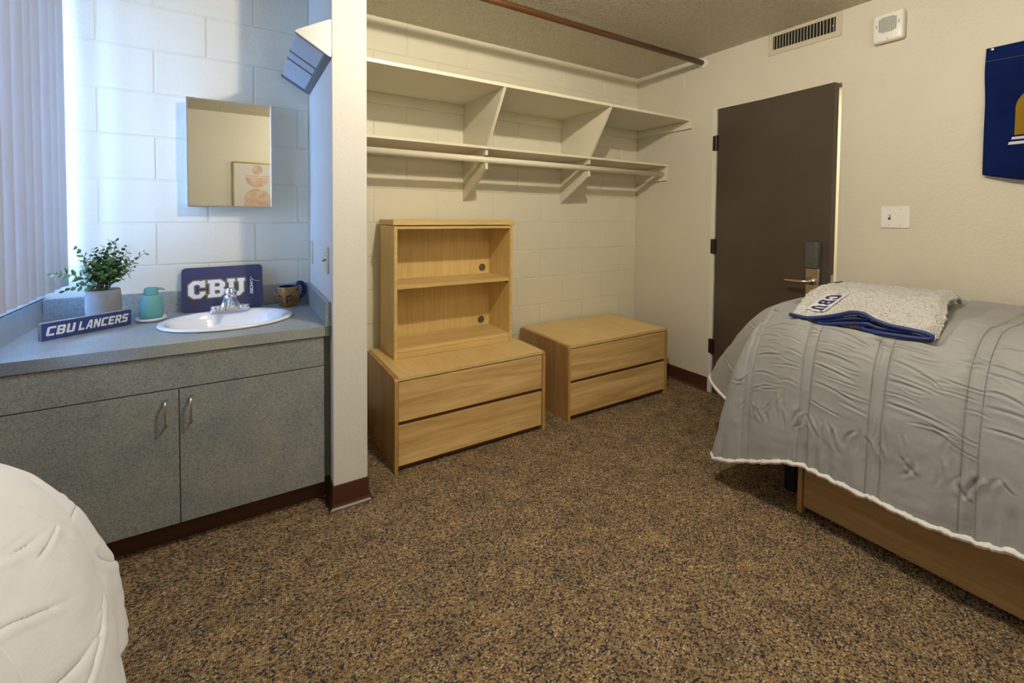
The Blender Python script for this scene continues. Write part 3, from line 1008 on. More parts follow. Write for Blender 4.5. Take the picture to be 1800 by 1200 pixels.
# ---------------------------------------------------------------- flag
fl = empty('navy_team_flag', (0, -2.09, 2.045), 'navy blue pennant flag with gold dome emblem pinned on right wall', 'flag')
NU, NV = 110, 80
U, V = np.meshgrid(np.linspace(0, 1, NU), np.linspace(0, 1, NV), indexing='ij')


def flag_pt(U, V, off=0.0):
    Y = -2.078 - 0.90 * U - 0.008 * V * (1 - U) + 0.002 * np.sin(V * 9) * (1 - U)
    Z = 2.042 - 0.572 * V - 0.05 * np.sin(np.clip(U * 3, 0, 1) * PI / 2) * V
    X = -0.008 - 0.010 * (1 + np.sin(U * 26 + V * 5)) * V * .7 - 0.008 * (1 + np.sin(V * 13 + U * 8)) * .5 * np.minimum(1, V * 4) - off - 0.012 * V
    return np.stack([X, Y, Z], -1)


me = grid_mesh('flag_cloth', flag_pt(U, V))
fo = obj('flag_cloth', me, MT['flag'], fl, smooth=True)
sm = fo.modifiers.new('solid', 'SOLIDIFY'); sm.thickness = 0.0012; sm.offset = 0


def flag_uv(y, z):
    u = (-2.078 - y) / 0.90
    v = (2.042 - z) / (0.572 + 0.05 * math.sin(min(1, max(0, u * 3)) * PI / 2))
    return u, v


def flag_poly(name, fn, y0, y1, ny, nz, mat, off):
    """strip filled between fn(y)->(zlo,zhi)"""
    pts = np.zeros((ny, nz, 3))
    for i in range(ny):
        y = y0 + (y1 - y0) * i / (ny - 1)
        lo, hi, ylo, yhi = fn(y)
        for j in range(nz):
            s = j / (nz - 1)
            z = lo + (hi - lo) * s
            yy = ylo + (yhi - ylo) * s
            u, v_ = flag_uv(yy, z)
            pts[i, j] = flag_pt(np.array(u), np.array(v_), off)
    return obj(name, grid_mesh(name, pts), mat, fl, smooth=True)


def dome(y):
    t_ = (y + 2.172) / -0.34     # 0..1 across
    k = min(1.0, max(0.0, t_))
    top = 1.755 + 0.115 * math.sqrt(max(0, 1 - (2 * k - 1) ** 2))
    return 1.637, top, y, y


flag_poly('emblem_dome', dome, -2.1725, -2.51, 60, 24, MT['flag_gold'], .0022)
flag_poly('emblem_stripe', lambda y: (1.6185, 1.6295, y + .002, y), -2.166, -2.52, 30, 3, MT['flag_white'], .0022)
flag_poly('emblem_stripe', lambda y: (1.597, 1.6095, y + .003, y), -2.158, -2.53, 30, 3, MT['flag_white'], .0022)
g_ = obj('grommet', lathe(B(), [(.005, 0), (.0055, .002), (.003, .003), (.0025, .001)], (0, 0, 0), 16), MT['chrome'], fl, local=True)
g_.matrix_local = Matrix.Translation((-0.012, -2.097 + 2.09, -0.012)) @ Matrix.Rotation(-PI / 2, 4, 'Y')
bm = tube(B(), [tuple(flag_pt(np.array(u), np.array(.105), .0015)) for u in np.linspace(0.0, 1, 40)], .0008, 5)
obj('hem_stitch', bm, MT['stitch'], fl)

# ---------------------------------------------------------------- framed art (seen in the mirror)
fa = empty('framed_print', (-2.60, YF, 1.2), 'brass framed print of stacked blush shapes, seen in the mirror', 'picture')
ax0, ax1, az0, az1 = -2.955, -2.455, 1.17, 1.880
bm = B()
for a in ((ax0, ax0 + .014, az0, az1), (ax1 - .014, ax1, az0, az1), (ax0 + .014, ax1 - .014, az0, az0 + .014), (ax0 + .014, ax1 - .014, az1 - .014, az1)): bx(bm, a[0], a[1], YF + .001, YF + .032, a[2], a[3])
obj('frame', bm, MT['gold_frame'], fa)
obj('print', box(ax0 + .014, ax1 - .014, YF + .001, YF + .020, az0 + .014, az1 - .014), MT['canvas'], fa)
Mp = Matrix(((1, 0, 0, 0), (0, 0, -1, YF + .0208), (0, 1, 0, 0), (0, 0, 0, 1)))
acx = -2.705
shapes = [circ(acx, 1.790, .057), [(acx - .125, 1.722), (acx + .125, 1.722), (acx + .125, 1.709), (acx - .125, 1.709)],
          [(acx + .122 * math.cos(a), 1.698 + .115 * math.sin(a)) for a in [PI + PI * i / 24 for i in range(25)]],
          [(acx + .140 * math.cos(a), 1.440 + .125 * math.sin(a)) for a in [PI * i / 24 for i in range(25)]] + [(acx - .140, 1.22), (acx + .140, 1.22)]]
for s in shapes: obj('painted_shape', curve2d([s], 0.0004, 0, Mp), MT['blush'], fa)


# ---------------------------------------------------------------- beds
def smoothstep(a, b_, x):
    t_ = np.clip((x - a) / (b_ - a), 0, 1)
    return t_ * t_ * (3 - 2 * t_)


def interp_keys(keys, ts):
    keys = sorted(keys)
    T = np.array([k[0] for k in keys]); Vv = np.array([k[1] for k in keys], float)
    out = np.zeros((len(ts), Vv.shape[1]))
    m = np.zeros_like(Vv)
    m[1:-1] = (Vv[2:] - Vv[:-2]) / (T[2:] - T[:-2])[:, None]
    m[0] = (Vv[1] - Vv[0]) / (T[1] - T[0]); m[-1] = (Vv[-1] - Vv[-2]) / (T[-1] - T[-2])
    for n_, t_ in enumerate(ts):
        i = min(max(np.searchsorted(T, t_) - 1, 0), len(T) - 2)
        h = T[i + 1] - T[i]; s = (t_ - T[i]) / h
        out[n_] = (2 * s**3 - 3 * s**2 + 1) * Vv[i] + (s**3 - 2 * s**2 + s) * h * m[i] + (-2 * s**3 + 3 * s**2) * Vv[i + 1] + (s**3 - s**2) * h * m[i + 1]
    return out


def strokes(A, Bc, D, lst):
    """A,Bc 2D param coords (metres); each stroke (a0,b0,a1,b1,sag,depth,width)"""
    for (a0, b0, a1, b1, sag, dep, wd) in lst:
        da, db = a1 - a0, b1 - b0
        L = math.hypot(da, db)
        ua, ub = da / L, db / L
        s = ((A - a0) * ua + (Bc - b0) * ub) / L
        nrm = -(A - a0) * ub + (Bc - b0) * ua
        dd_ = nrm - sag * 4 * s * (1 - s)
        env = np.clip(s * 5, 0, 1) * np.clip((1 - s) * 3, 0, 1) * (s > 0) * (s < 1)
        D += env * (-dep * np.exp(-(dd_ / wd) ** 2) + dep * .75 * np.exp(-((dd_ - wd * 2.0) / (wd * 1.3)) ** 2) + dep * .35 * np.exp(-((dd_ + wd * 2.4) / (wd * 2)) ** 2))
    return D


def fbm(P, scale, oct=3, seed=0):
    flat = P.reshape(-1, 3) * scale + seed
    return np.array([mnoise.fractal(Vector(p), 0.6, 2.1, oct) for p in flat]).reshape(P.shape[:2])


def comforter(name, keys, ts, n1, n2, mirror=1, press=None, seams=(), seed=0, mat=None, parent=None, puff=0.008, creases=True, extra=None):
    """keys: (t, [Sx,Sy,Sz, B0x,B0y,B0z, B1x.., B2.., H..]) spine, bezier start, two handles and hem"""
    K = interp_keys(keys, ts)
    S0, B0, B1, B2, B3 = [K[:, 3 * i:3 * i + 3] for i in range(5)]
    P = np.zeros((len(ts), n1 + n2, 3))
    for i in range(n1):
        s = i / n1
        P[:, i] = S0 * (1 - s) + B0 * s
        P[:, i, 2] = S0[:, 2] + (B0[:, 2] - S0[:, 2]) * s ** 2
    for j in range(n2):
        s = j / (n2 - 1)
        P[:, n1 + j] = (1 - s) ** 3 * B0 + 3 * s * (1 - s) ** 2 * B1 + 3 * s * s * (1 - s) * B2 + s ** 3 * B3
    # parameters: arc length below the bezier start and along
    dl = np.linalg.norm(np.diff(P, axis=1), axis=2)
    arc = np.concatenate([np.zeros((len(ts), 1)), np.cumsum(dl, 1)], 1)
    arc = arc - arc[:, n1:n1 + 1]
    hang = np.clip(arc / arc[:, -1:], 0, 1)
    # normals
    dt = np.gradient(P, axis=0); ds = np.gradient(P, axis=1)
    Nn = np.cross(dt, ds)
    Nn /= np.linalg.norm(Nn, axis=2, keepdims=True) + 1e-9
    ref = P - np.array([P[:, :n1, 0].mean(), P[:, :n1, 1].mean(), 0.2])
    sgn = np.sign((Nn * ref).sum(2, keepdims=True))
    Nn *= np.sign(sgn.mean())
    D = np.zeros(P.shape[:2])
    D += 0.007 * fbm(P, 4.0, 2, seed) + 0.0022 * fbm(P, 15.0, 2, seed + 5)
    # cloth length coordinate (y on the long side, continued past the foot)
    Lc = P[:, :, 1].copy()
    foot = K[:, 15] if K.shape[1] > 15 else 0
    seamgap = 0.014
    for sy in seams:
        for off in (-seamgap, seamgap):
            d_ = Lc - (sy + off)
            D -= 0.0065 * np.exp(-(d_ / 0.0045) ** 2)
        D -= 0.004 * np.exp(-((Lc - sy) / .03) ** 2)
    if len(seams) > 1:
        gap = abs(seams[1] - seams[0])
        ph = (Lc - seams[0]) / gap
        D += puff * np.abs(np.sin(ph * PI)) ** .6
    if creases:
        rnd = random.Random(seed + 3)
        lst = []
        for k, sy in enumerate(seams[:-1] if len(seams) > 1 else []):
            nx = seams[k + 1]
            sg = 1 if nx > sy else -1
            g_ = abs(nx - sy)
            for c_ in range(6):
                b0 = 0.20 + c_ * 0.05 + rnd.uniform(-.015, .015)
                ln = rnd.uniform(.5, .95) * (g_ - .04)
                lst.append((sy + sg * .018, b0, sy + sg * (.018 + ln), b0 + rnd.uniform(0.0, .05), rnd.uniform(.004, .016) * -sg, rnd.uniform(.002, .0050), rnd.uniform(.003, .005)))
            for c_ in range(4):
                b0 = 0.08 + c_ * 0.14 + rnd.uniform(-.03, .03)
                ln = rnd.uniform(.3, .6) * g_
                lst.append((nx - sg * .018, b0, nx - sg * (.018 + ln), b0 + rnd.uniform(-.03, .01), rnd.uniform(.003, .012) * sg, rnd.uniform(.0015, .0035), rnd.uniform(.003, .005)))
            # the pinch line across at each seam
            for c_ in range(7):
                b0 = 0.245 + rnd.uniform(-.03, .03)
                lst.append((sy + rnd.uniform(-.05, .02), b0, sy + rnd.uniform(.02, .08), b0 + rnd.uniform(-.02, .02), rnd.uniform(-.006, .006), rnd.uniform(.002, .004), .0035))
            # gathered hem
            for c_ in range(9):
                a_ = sy + sg * rnd.uniform(0, g_)
                lst.append((a_, 0.66 + rnd.uniform(-.1, -.03), a_ + rnd.uniform(-.05, .05), 0.66 + rnd.uniform(.0, .04), rnd.uniform(-.02, .02), rnd.uniform(.003, .006), .005))
        strokes(Lc, arc, D, lst)
    if extra: strokes(np.repeat(np.asarray(ts)[:, None], P.shape[1], 1), arc, D, extra)
    # soft gathers at the hem
    tt = np.linspace(0, 1, len(ts))[:, None]
    D += 0.009 * np.sin(tt * 150 + 6 * np.sin(tt * 31)) * smoothstep(.80, 1.0, hang) * .6
    P = P + Nn * D[:, :, None]
    if press: P = press(P)
    P[:, :, 0] *= mirror
    me = grid_mesh(name, P)
    o = obj(name, me, mat, parent, smooth=True)
    so = o.modifiers.new('thickness', 'SOLIDIFY'); so.thickness = 0.010; so.offset = -1 * (1 if mirror > 0 else 1)
    return o, P, Nn


def ribbon(name, pts, r, mat, parent, n=8, flat=1.0):
    return obj(name, tube(B(), pts, r, n, flat=flat), mat, parent, smooth=True)


def bed(name, loc, label, x_wall, x_edge, y_foot, y_head, z_mat, sgn):
    t = empty(name, loc, label, 'bed')
    xa, xb = sorted((x_wall, x_edge))
    obj('mattress', box(xa, xb, y_head, y_foot, z_mat - .20, z_mat, .035, 4), plain('white_mattress', (.6, .6, .6), .8), t)
    bm = B()
    bx(bm, xa, xa + .035, y_head, y_foot, z_mat - .275, z_mat - .205)
    bx(bm, xb - .035, xb, y_head, y_foot, z_mat - .275, z_mat - .205)
    bx(bm, xa, xb, y_foot - .035, y_foot, z_mat - .275, z_mat - .205)
    bx(bm, xa, xb, y_head, y_head + .035, z_mat - .275, z_mat - .205)
    obj('bed_rail', bm, MT['black'], t)
    for x in (xa + .07, xb - .02):
        for y in (y_foot - .02, y_head + .08):
            obj('leg', box(x - .05, x, y - .05, y, 0.0, z_mat - .275, .008, 3), MT['black'], t)
    return t


rb = bed('grey_bed', (-0.5, -2.6, 0), 'bed with rumpled grey comforter and black legs along the right wall', -0.035, -0.76, -1.60, YF + .05, 0.80, 1)
# frame keys for the comforter: side, corner, foot
side_ys = [(-3.60, .30), (-3.0, .30), (-2.405, .314), (-2.289, .286), (-2.09, .281), (-1.99, .282), (-1.818, .286), (-1.74, .268)]
keys = []
tcur = 0.0
prev = None
for y, hz in side_ys:
    if prev is not None: tcur += abs(y - prev)
    prev = y
    keys.append((tcur, [-.045, y, .892, -.68, y, .900, -.995, y, .903, -1.0, y, .67, -1.0, y, hz]))
corner = [
    (.10, [-.05, -1.74, .892, -.68, -1.70, .890, -.975, -1.64, .872, -1.0, -1.62, .60, -1.0, -1.63, .215]),
    (.10, [-.06, -1.70, .892, -.70, -1.655, .882, -.97, -1.575, .845, -1.0, -1.53, .54, -1.0, -1.52, .165]),
    (.10, [-.07, -1.67, .892, -.72, -1.630, .880, -.95, -1.535, .835, -.97, -1.49, .50, -.99, -1.425, .135]),
    (.06, [-.08, -1.66, .892, -.72, -1.625, .880, -.93, -1.535, .835, -.90, -1.50, .52, -.93, -1.430, .160]),
    (.06, [-.09, -1.65, .892, -.70, -1.62, .882, -.90, -1.54, .840, -.82, -1.50, .55, -.80, -1.47, .260]),
    (.08, [-.10, -1.65, .892, -.68, -1.62, .884, -.85, -1.53, .850, -.80, -1.42, .58, -.76, -1.33, .340]),
    (.09, [-.10, -1.65, .892, -.64, -1.62, .886, -.78, -1.50, .860, -.74, -1.33, .60, -.67, -1.19, .385]),
    (.10, [-.10, -1.65, .892, -.56, -1.62, .888, -.62, -1.49, .87, -.60, -1.36, .64, -.56, -1.24, .36]),
    (.16, [-.09, -1.65, .892, -.42, -1.62, .890, -.44, -1.50, .88, -.44, -1.40, .66, -.44, -1.34, .36]),
    (.30, [-.08, -1.65, .892, -.14, -1.62, .890, -.14, -1.51, .88, -.14, -1.46, .66, -.14, -1.43, .36]),
    (.08, [-.045, -1.65, .892, -.06, -1.62, .890, -.06, -1.52, .88, -.06, -1.48, .66, -.06, -1.46, .36])]
for dt_, k in corner:
    tcur += dt_
    keys.append((tcur, k))
# dense samples where visible
ts = np.concatenate([np.linspace(0, 1.05, 60, endpoint=False), np.linspace(1.05, tcur, 500)])
def press_throw(P):
    x, y, z = P[..., 0], P[..., 1], P[..., 2]
    m = smoothstep(-.905, -.885, x) * smoothstep(-2.20, -2.165, y) * smoothstep(-1.575, -1.60, y) * (1 - smoothstep(-.10, -.06, x))
    v_ = np.clip((x + .862) / .72, 0, 1)
    lim = .829 + .050 * smoothstep(0, .35, v_)
    P[..., 2] = np.where(z > lim, z - (z - lim) * m, z)
    return P


seamsR = [-1.578, -1.815, -2.047, -2.285, -2.525, -2.765, -3.005, -3.245]
rx = random.Random(77)
t0c = keys[len(side_ys) - 1][0]
exR = []
for k in range(10):
    a_ = t0c + rx.uniform(-.05, .42); b_ = rx.uniform(.15, .6)
    exR.append((a_, b_, a_ + rx.uniform(.06, .18), b_ + rx.uniform(-.03, .05), rx.uniform(-.012, .012), rx.uniform(.003, .006), rx.uniform(.003, .005)))
for sy in (-2.405 + .12, -2.165, -1.93, -1.70):        # long fine creases between the seams
    tb0 = (-sy - 2.405) * -1 + 1.195
    for k in range(9):
        b_ = .16 + .045 * k + rx.uniform(-.015, .015)
        a_ = tb0 + rx.uniform(-.10, .0)
        exR.append((a_, b_ + rx.uniform(.0, .045), a_ + rx.uniform(.07, .15), b_, rx.uniform(-.012, .012), rx.uniform(.0025, .0052), rx.uniform(.0020, .0030)))
for k in range(26):                                      # gathers above the hem
    a_ = 1.05 + rx.uniform(0, 1.05)
    exR.append((a_, rx.uniform(.50, .60), a_ + rx.uniform(-.035, .035), rx.uniform(.62, .66), rx.uniform(-.015, .015), rx.uniform(.002, .005), rx.uniform(.0025, .0045)))
cf, Pg, Ng = comforter('comforter', keys, ts, 50, 270, 1, press_throw, seamsR, 11, MT['grey_cloth'], None, 0.009, True, exR)
cf['label'] = 'rumpled grey quilted comforter with a white hem, draped over bed at right'
cf['category'] = 'comforter'
# white piped hem
hem = []
for i in range(0, len(ts), 2):
    p = Pg[i, -1]
    hem.append((p[0] - .001, p[1], p[2] - .006 + .0015 * math.sin(i * 1.7)))
Ph = np.array(hem)
nh = len(Ph)
rr = []
W_ = 7
for k in range(W_):
    a = 2 * PI * k / W_
    jit = 0.0018 * np.sin(np.arange(nh) * 1.1 + k)
    q = Ph.copy()
    nx = Ng[::2, -1, :][:nh]
    q += nx * (math.cos(a) * .0065 + jit)[:, None] if False else nx * (math.cos(a) * .0075)
    q[:, 2] += math.sin(a) * .0105 + jit
    rr.append(q)
hm = grid_mesh('white_hem', np.stack(rr + [rr[0]], 0))
obj('white_hem', hm, MT['lining'], cf, smooth=True)
# stitches along the seams on the visible side
bm = B()
cnt = 0
for sy in seamsR[:6]:
    for off in (-.0185, .0185):
        yy = sy + off
        # columns at const y are rows of the grid with nearest y on the side part
        cand = np.abs(Pg[:, 140, 1] - yy)
        cand[ts > keys[len(side_ys)][0]] = 9
        i = int(np.argmin(cand))
        if cand[i] > .02: continue
        for j in range(34, 318, 2):
            p = Vector(Pg[i, j] + Ng[i, j] * .0012); q = Vector(Pg[i, j + 1] + Ng[i, j + 1] * .0012)
            if (q - p).length < .001: continue
            tube(bm, [p, q], .0007, 4)
st = obj('stitching', bm, MT['stitch'], cf)
st['kind'] = 'stuff'

# drawer unit under the bed
ud = empty('underbed_drawers', (-0.85, -1.74, 0), 'low oak drawer chest tucked beneath the grey bed', 'dresser')
bm = B()
obj('side_panel', box(-0.852, -0.10, -1.753, -1.735, 0.0, 0.505, .001), MT['oak_side'], ud)
obj('edge_band', box(-0.8535, -0.8515, -1.753, -1.735, 0.001, 0.505), MT['oak_edge'], ud)
obj('carcass', box(-0.83, -0.10, -3.45, -1.755, 0.035, 0.505), MT['groove'], ud)
obj('toe_recess', box(-0.79, -0.775, -3.45, -1.755, 0.0, 0.034), MT['black'], ud)
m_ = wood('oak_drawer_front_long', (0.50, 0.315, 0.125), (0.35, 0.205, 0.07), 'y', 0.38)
for ya, yb_ in ((-2.58, -1.7575), (-3.44, -2.585)):
    d = obj('drawer', box(-0.850, -0.831, ya, yb_, 0.030, 0.262, .001), m_, ud)
    d = obj('drawer', box(-0.850, -0.831, ya, yb_, 0.282, 0.500, .001), m_, ud)

# ---- left bed (white)
lb = bed('white_bed', (-3.7, -2.6, 0), 'bed with white comforter at the lower left corner of the view', -4.20, -3.34, -1.63, YF + .05, 0.75, -1)
lk_ = []
tcur = 0.0
prev = None
xw = -4.22
for y in (-3.60, -3.0, -2.5, -2.2, -2.0, -1.86):
    if prev is not None: tcur += abs(y - prev)
    prev = y
    hz = .30 if y < -1.9 else .28
    lk_.append((tcur, [xw, y, .90, -3.42, y, .905, -3.20, y, .875, -3.13, y, .60, -3.10, y, hz]))
cornerL = [
    (.08, [xw, -1.80, .90, -3.42, -1.78, .900, -3.20, -1.76, .865, -3.12, -1.76, .58, -3.085, -1.775, .27]),
    (.08, [xw, -1.75, .90, -3.42, -1.72, .900, -3.19, -1.67, .885, -3.12, -1.64, .57, -3.095, -1.665, .30]),
    (.06, [xw, -1.71, .90, -3.42, -1.69, .900, -3.19, -1.61, .895, -3.135, -1.58, .60, -3.125, -1.580, .40]),
    (.06, [xw, -1.70, .90, -3.43, -1.67, .900, -3.20, -1.58, .895, -3.15, -1.53, .60, -3.135, -1.470, .375]),
    (.06, [xw, -1.69, .90, -3.45, -1.66, .900, -3.23, -1.56, .895, -3.19, -1.50, .60, -3.175, -1.420, .32]),
    (.10, [xw, -1.68, .90, -3.50, -1.65, .900, -3.34, -1.55, .865, -3.31, -1.49, .60, -3.29, -1.42, .32]),
    (.20, [xw, -1.68, .90, -3.62, -1.65, .900, -3.56, -1.55, .865, -3.56, -1.49, .60, -3.56, -1.44, .32]),
    (.45, [xw, -1.68, .90, -4.05, -1.65, .900, -4.05, -1.55, .865, -4.05, -1.49, .60, -4.05, -1.44, .32]),
    (.15, [xw, -1.68, .90, -4.20, -1.65, .900, -4.20, -1.56, .865, -4.20, -1.51, .60, -4.20, -1.47, .32])]
for dt_, k in cornerL:
    tcur += dt_
    lk_.append((tcur, k))
tsL = np.concatenate([np.linspace(0, 1.4, 110, endpoint=False), np.linspace(1.4, 2.3, 240, endpoint=False), np.linspace(2.3, tcur, 60)])
seamsL = [ -2.12, -2.38, -2.64, -2.9, -3.2]
rx = random.Random(31)
exL = [(1.70, .18, 1.90, .20, .006, .005, .005), (1.66, .27, 1.86, .30, -.012, .005, .004), (1.84, .30, 1.93, .26, .004, .004, .004), (1.64, .36, 1.90, .37, .010, .006, .006),
       (1.72, .50, 1.95, .36, .012, .006, .006), (1.62, .56, 1.74, .52, -.01, .007, .007), (1.80, .52, 1.92, .60, .01, .004, .005), (1.90, .05, 1.97, .42, .03, .008, .010),
       (1.62, .10, 1.60, .45, -.02, .009, .012), (1.60, .45, 1.70, .56, .01, .008, .008), (1.97, .15, 2.01, .38, -.02, .007, .008), (2.02, .30, 2.10, .34, .01, .004, .004),
       (1.78, .08, 1.76, .20, .01, .004, .008), (1.66, .03, 1.80, -.06, .01, .003, .004), (1.82, .02, 1.93, -.05, .01, .003, .004), (1.96, .40, 2.06, .55, .02, .006, .006)]
for k in range(16):
    a_ = rx.uniform(1.6, 2.15); b_ = rx.uniform(.05, .58)
    exL.append((a_, b_, a_ + rx.uniform(.04, .10), b_ + rx.uniform(-.03, .03), rx.uniform(-.008, .008), rx.uniform(.0015, .004), rx.uniform(.003, .005)))
exL = [(a, b, c, d + (.5 * (c - a) if abs(c - a) > abs(d - b) else 0), e, f * .5, g_ * .85) for (a, b, c, d, e, f, g_) in exL]
cl, Pl, Nl = comforter('comforter', lk_, tsL, 50, 200, 1, None, seamsL, 23, MT['white_cloth'], None, 0.012, True, exL)
cl['label'] = 'white quilted comforter draped over bed at lower left'
cl['category'] = 'comforter'
hb = empty('wooden_headboard', (-3.8, YF + .02, 0), 'brown wooden headboard with a rounded top corner at head of left bed', 'headboard')
rr_ = 0.10
poly = [(-4.25, 0.0), (-3.345, 0.0)] + [(-3.345 - rr_ + rr_ * math.cos(a), 1.40 - rr_ + rr_ * math.sin(a)) for a in [i * PI / 16 for i in range(9)]] + [(-4.25, 1.40)]
obj('panel', prism(B(), poly, 'y', YF + .006, YF + .036), wood('brown_headboard', (.36, .17, .09), (.27, .12, .06), 'x'), hb)

# ---------------------------------------------------------------- throw blanket
tb_ = empty('sherpa_throw', (-0.5, -1.85, 0.90), 'folded speckled sherpa throw with navy edge lying on the grey comforter', 'blanket')


def yz_path(L):
    return [(p[0], p[1]) for p in L]


edge1 = [(-1.693, .846), (-1.730, .846), (-1.768, .847), (-1.837, .866), (-1.888, .886), (-1.919, .900), (-1.957, .902), (-1.987, .888), (-2.035, .874), (-2.095, .871), (-2.137, .868), (-2.152, .861)]
eY = np.array([p[0] for p in edge1])[::-1]; eZ = np.array([p[1] for p in edge1])[::-1]
NU, NV = 170, 190
U, V = np.meshgrid(np.linspace(0, 1, NU), np.linspace(0, 1, NV), indexing='ij')   # u along y (left->right), v front->back
# corners: front left, front right, back right, back left
FL = np.array([-.862, -1.693]); FR = np.array([-.858, -2.152]); BR = np.array([-.13, -2.055]); BL = np.array([-.16, -1.60])
XY = (1 - U)[..., None] * ((1 - V)[..., None] * FL + V[..., None] * BL) + U[..., None] * ((1 - V)[..., None] * FR + V[..., None] * BR)
XY[..., 1] += 0.022 * np.sin(V * PI * 1.3) * (1 - U) - 0.012 * np.sin(V * 7) * U
ez = np.interp(XY[..., 1] - (FL[1] - FL[1]), eY, eZ)
zback = 0.935 + 0.012 * U
Zt = ez * (1 - smoothstep(0, .5, V)) + zback * smoothstep(0, .5, V)
Zt = np.maximum(Zt, 0.85) + 0.010 * np.sin(PI * V) * (0.6 + .4 * np.sin(U * 5 + 1))
Zt -= 0.030 * smoothstep(.93, 1.0, V) ** 1 + 0.022 * smoothstep(.94, 1.0, U) * (V > .05) + 0.02 * smoothstep(.08, 0.0, U) * smoothstep(.1, .4, V)
P = np.stack([XY[..., 0], XY[..., 1], Zt], -1)
nzz = fbm(P, 60.0, 3, 3) * .0045 + fbm(P, 150.0, 1, 9) * .0022
P[..., 2] += nzz
P[..., 1] += nzz * .5
ob = obj('top_fold', grid_mesh('top_fold', P), MT['sherpa'], tb_, smooth=True)
so = ob.modifiers.new('thickness', 'SOLIDIFY'); so.thickness = 0.012; so.offset = -1
# lower folds: thick sheets between comforter and the top fold
P2 = P.copy()
P2[..., 2] = np.minimum(P[..., 2] - .018, .905)
P2[..., 0] = P[..., 0] * .985 - .002
lowz = 0.843 + .052 * smoothstep(0, .35, V)
P2[..., 2] = np.minimum(np.maximum(lowz + fbm(P, 70.0, 2, 21) * .004, .84), P[..., 2] - .012)
P2[..., 1] = XY[..., 1] * 0.94 - .115
P2 = P2[8:-6, 4:-6]
ob = obj('lower_fold', grid_mesh('lower_fold', P2), MT['sherpa'], tb_, smooth=True)
so = ob.modifiers.new('thickness', 'SOLIDIFY'); so.thickness = 0.010; so.offset = -1


def spline(pts, n=60):
    T = np.linspace(0, 1, len(pts))
    return interp_keys([(t_, list(p)) for t_, p in zip(T, pts)], np.linspace(0, 1, n))


b1 = [(-.866, -1.690, .849), (-.870, -1.730, .848), (-.870, -1.768, .849), (-.870, -1.837, .868), (-.870, -1.888, .888), (-.870, -1.919, .901), (-.870, -1.957, .903), (-.870, -1.987, .889), (-.870, -2.035, .876), (-.870, -2.095, .873), (-.870, -2.137, .870), (-.868, -2.155, .861), (-.870, -2.143, .851), (-.870, -2.095, .846), (-.870, -2.035, .843), (-.868, -1.975, .841), (-.862, -1.950, .847), (-.855, -1.958, .856), (-.850, -1.975, .860)]
obj('navy_binding', tube(B(), spline(b1, 150), .0078, 8, flat=1.0), MT['navy_binding'], tb_, smooth=True)
b2 = [(-.862, -1.784, .838), (-.862, -1.837, .853), (-.862, -1.90, .872), (-.858, -1.937, .880), (-.853, -1.975, .882)]
obj('navy_binding', tube(B(), spline(b2, 50), .0070, 8), MT['navy_binding'], tb_, smooth=True)
b3 = [(-.864, -1.800, .834), (-.864, -1.825, .836), (-.864, -1.874, .848), (-.864, -1.937, .861), (-.864, -1.968, .866), (-.862, -2.004, .858), (-.860, -2.065, .860), (-.856, -2.11, .862)]
obj('navy_binding', tube(B(), spline(b3, 60), .0072, 8), MT['navy_binding'], tb_, smooth=True)
b4 = [(P[2, int(NV * s), 0] , P[2, int(NV * s), 1] + .006, P[2, int(NV * s), 2] + .012) for s in (.80, .88, .94, .985)]
obj('navy_binding', tube(B(), spline(b4, 20), .0055, 8), MT['navy_binding'], tb_, smooth=True)

# slab letters -----------------------------------------------------------
SLAB = {
    'C': ([[(.24, 0), (.56, 0), (.80, .22), (.80, .38), (.55, .38), (.55, .30), (.48, .22), (.34, .22), (.27, .29), (.27, .71), (.34, .78), (.48, .78), (.55, .71), (.55, .60), (.80, .60), (.80, 1.0), (.62, 1.0), (.60, .95), (.52, 1.0), (.24, 1.0), (0, .78), (0, .22)]], .80),
    'B': ([[(0, 0), (.62, 0), (.84, .2), (.84, .40), (.74, .5), (.84, .6), (.84, .80), (.62, 1), (0, 1), (0, .82), (.09, .82), (.09, .18), (0, .18)], [(.34, .20), (.52, .20), (.58, .25), (.58, .35), (.52, .40), (.34, .40)], [(.34, .60), (.52, .60), (.58, .65), (.58, .75), (.52, .80), (.34, .80)]], .84),
    'U': ([[(0, 1), (.38, 1), (.38, .82), (.31, .82), (.31, .30), (.38, .22), (.50, .22), (.57, .30), (.57, .82), (.50, .82), (.50, 1), (.88, 1), (.88, .82), (.81, .82), (.81, .22), (.60, 0), (.28, 0), (.07, .22), (.07, .82), (0, .82)]], .88)}
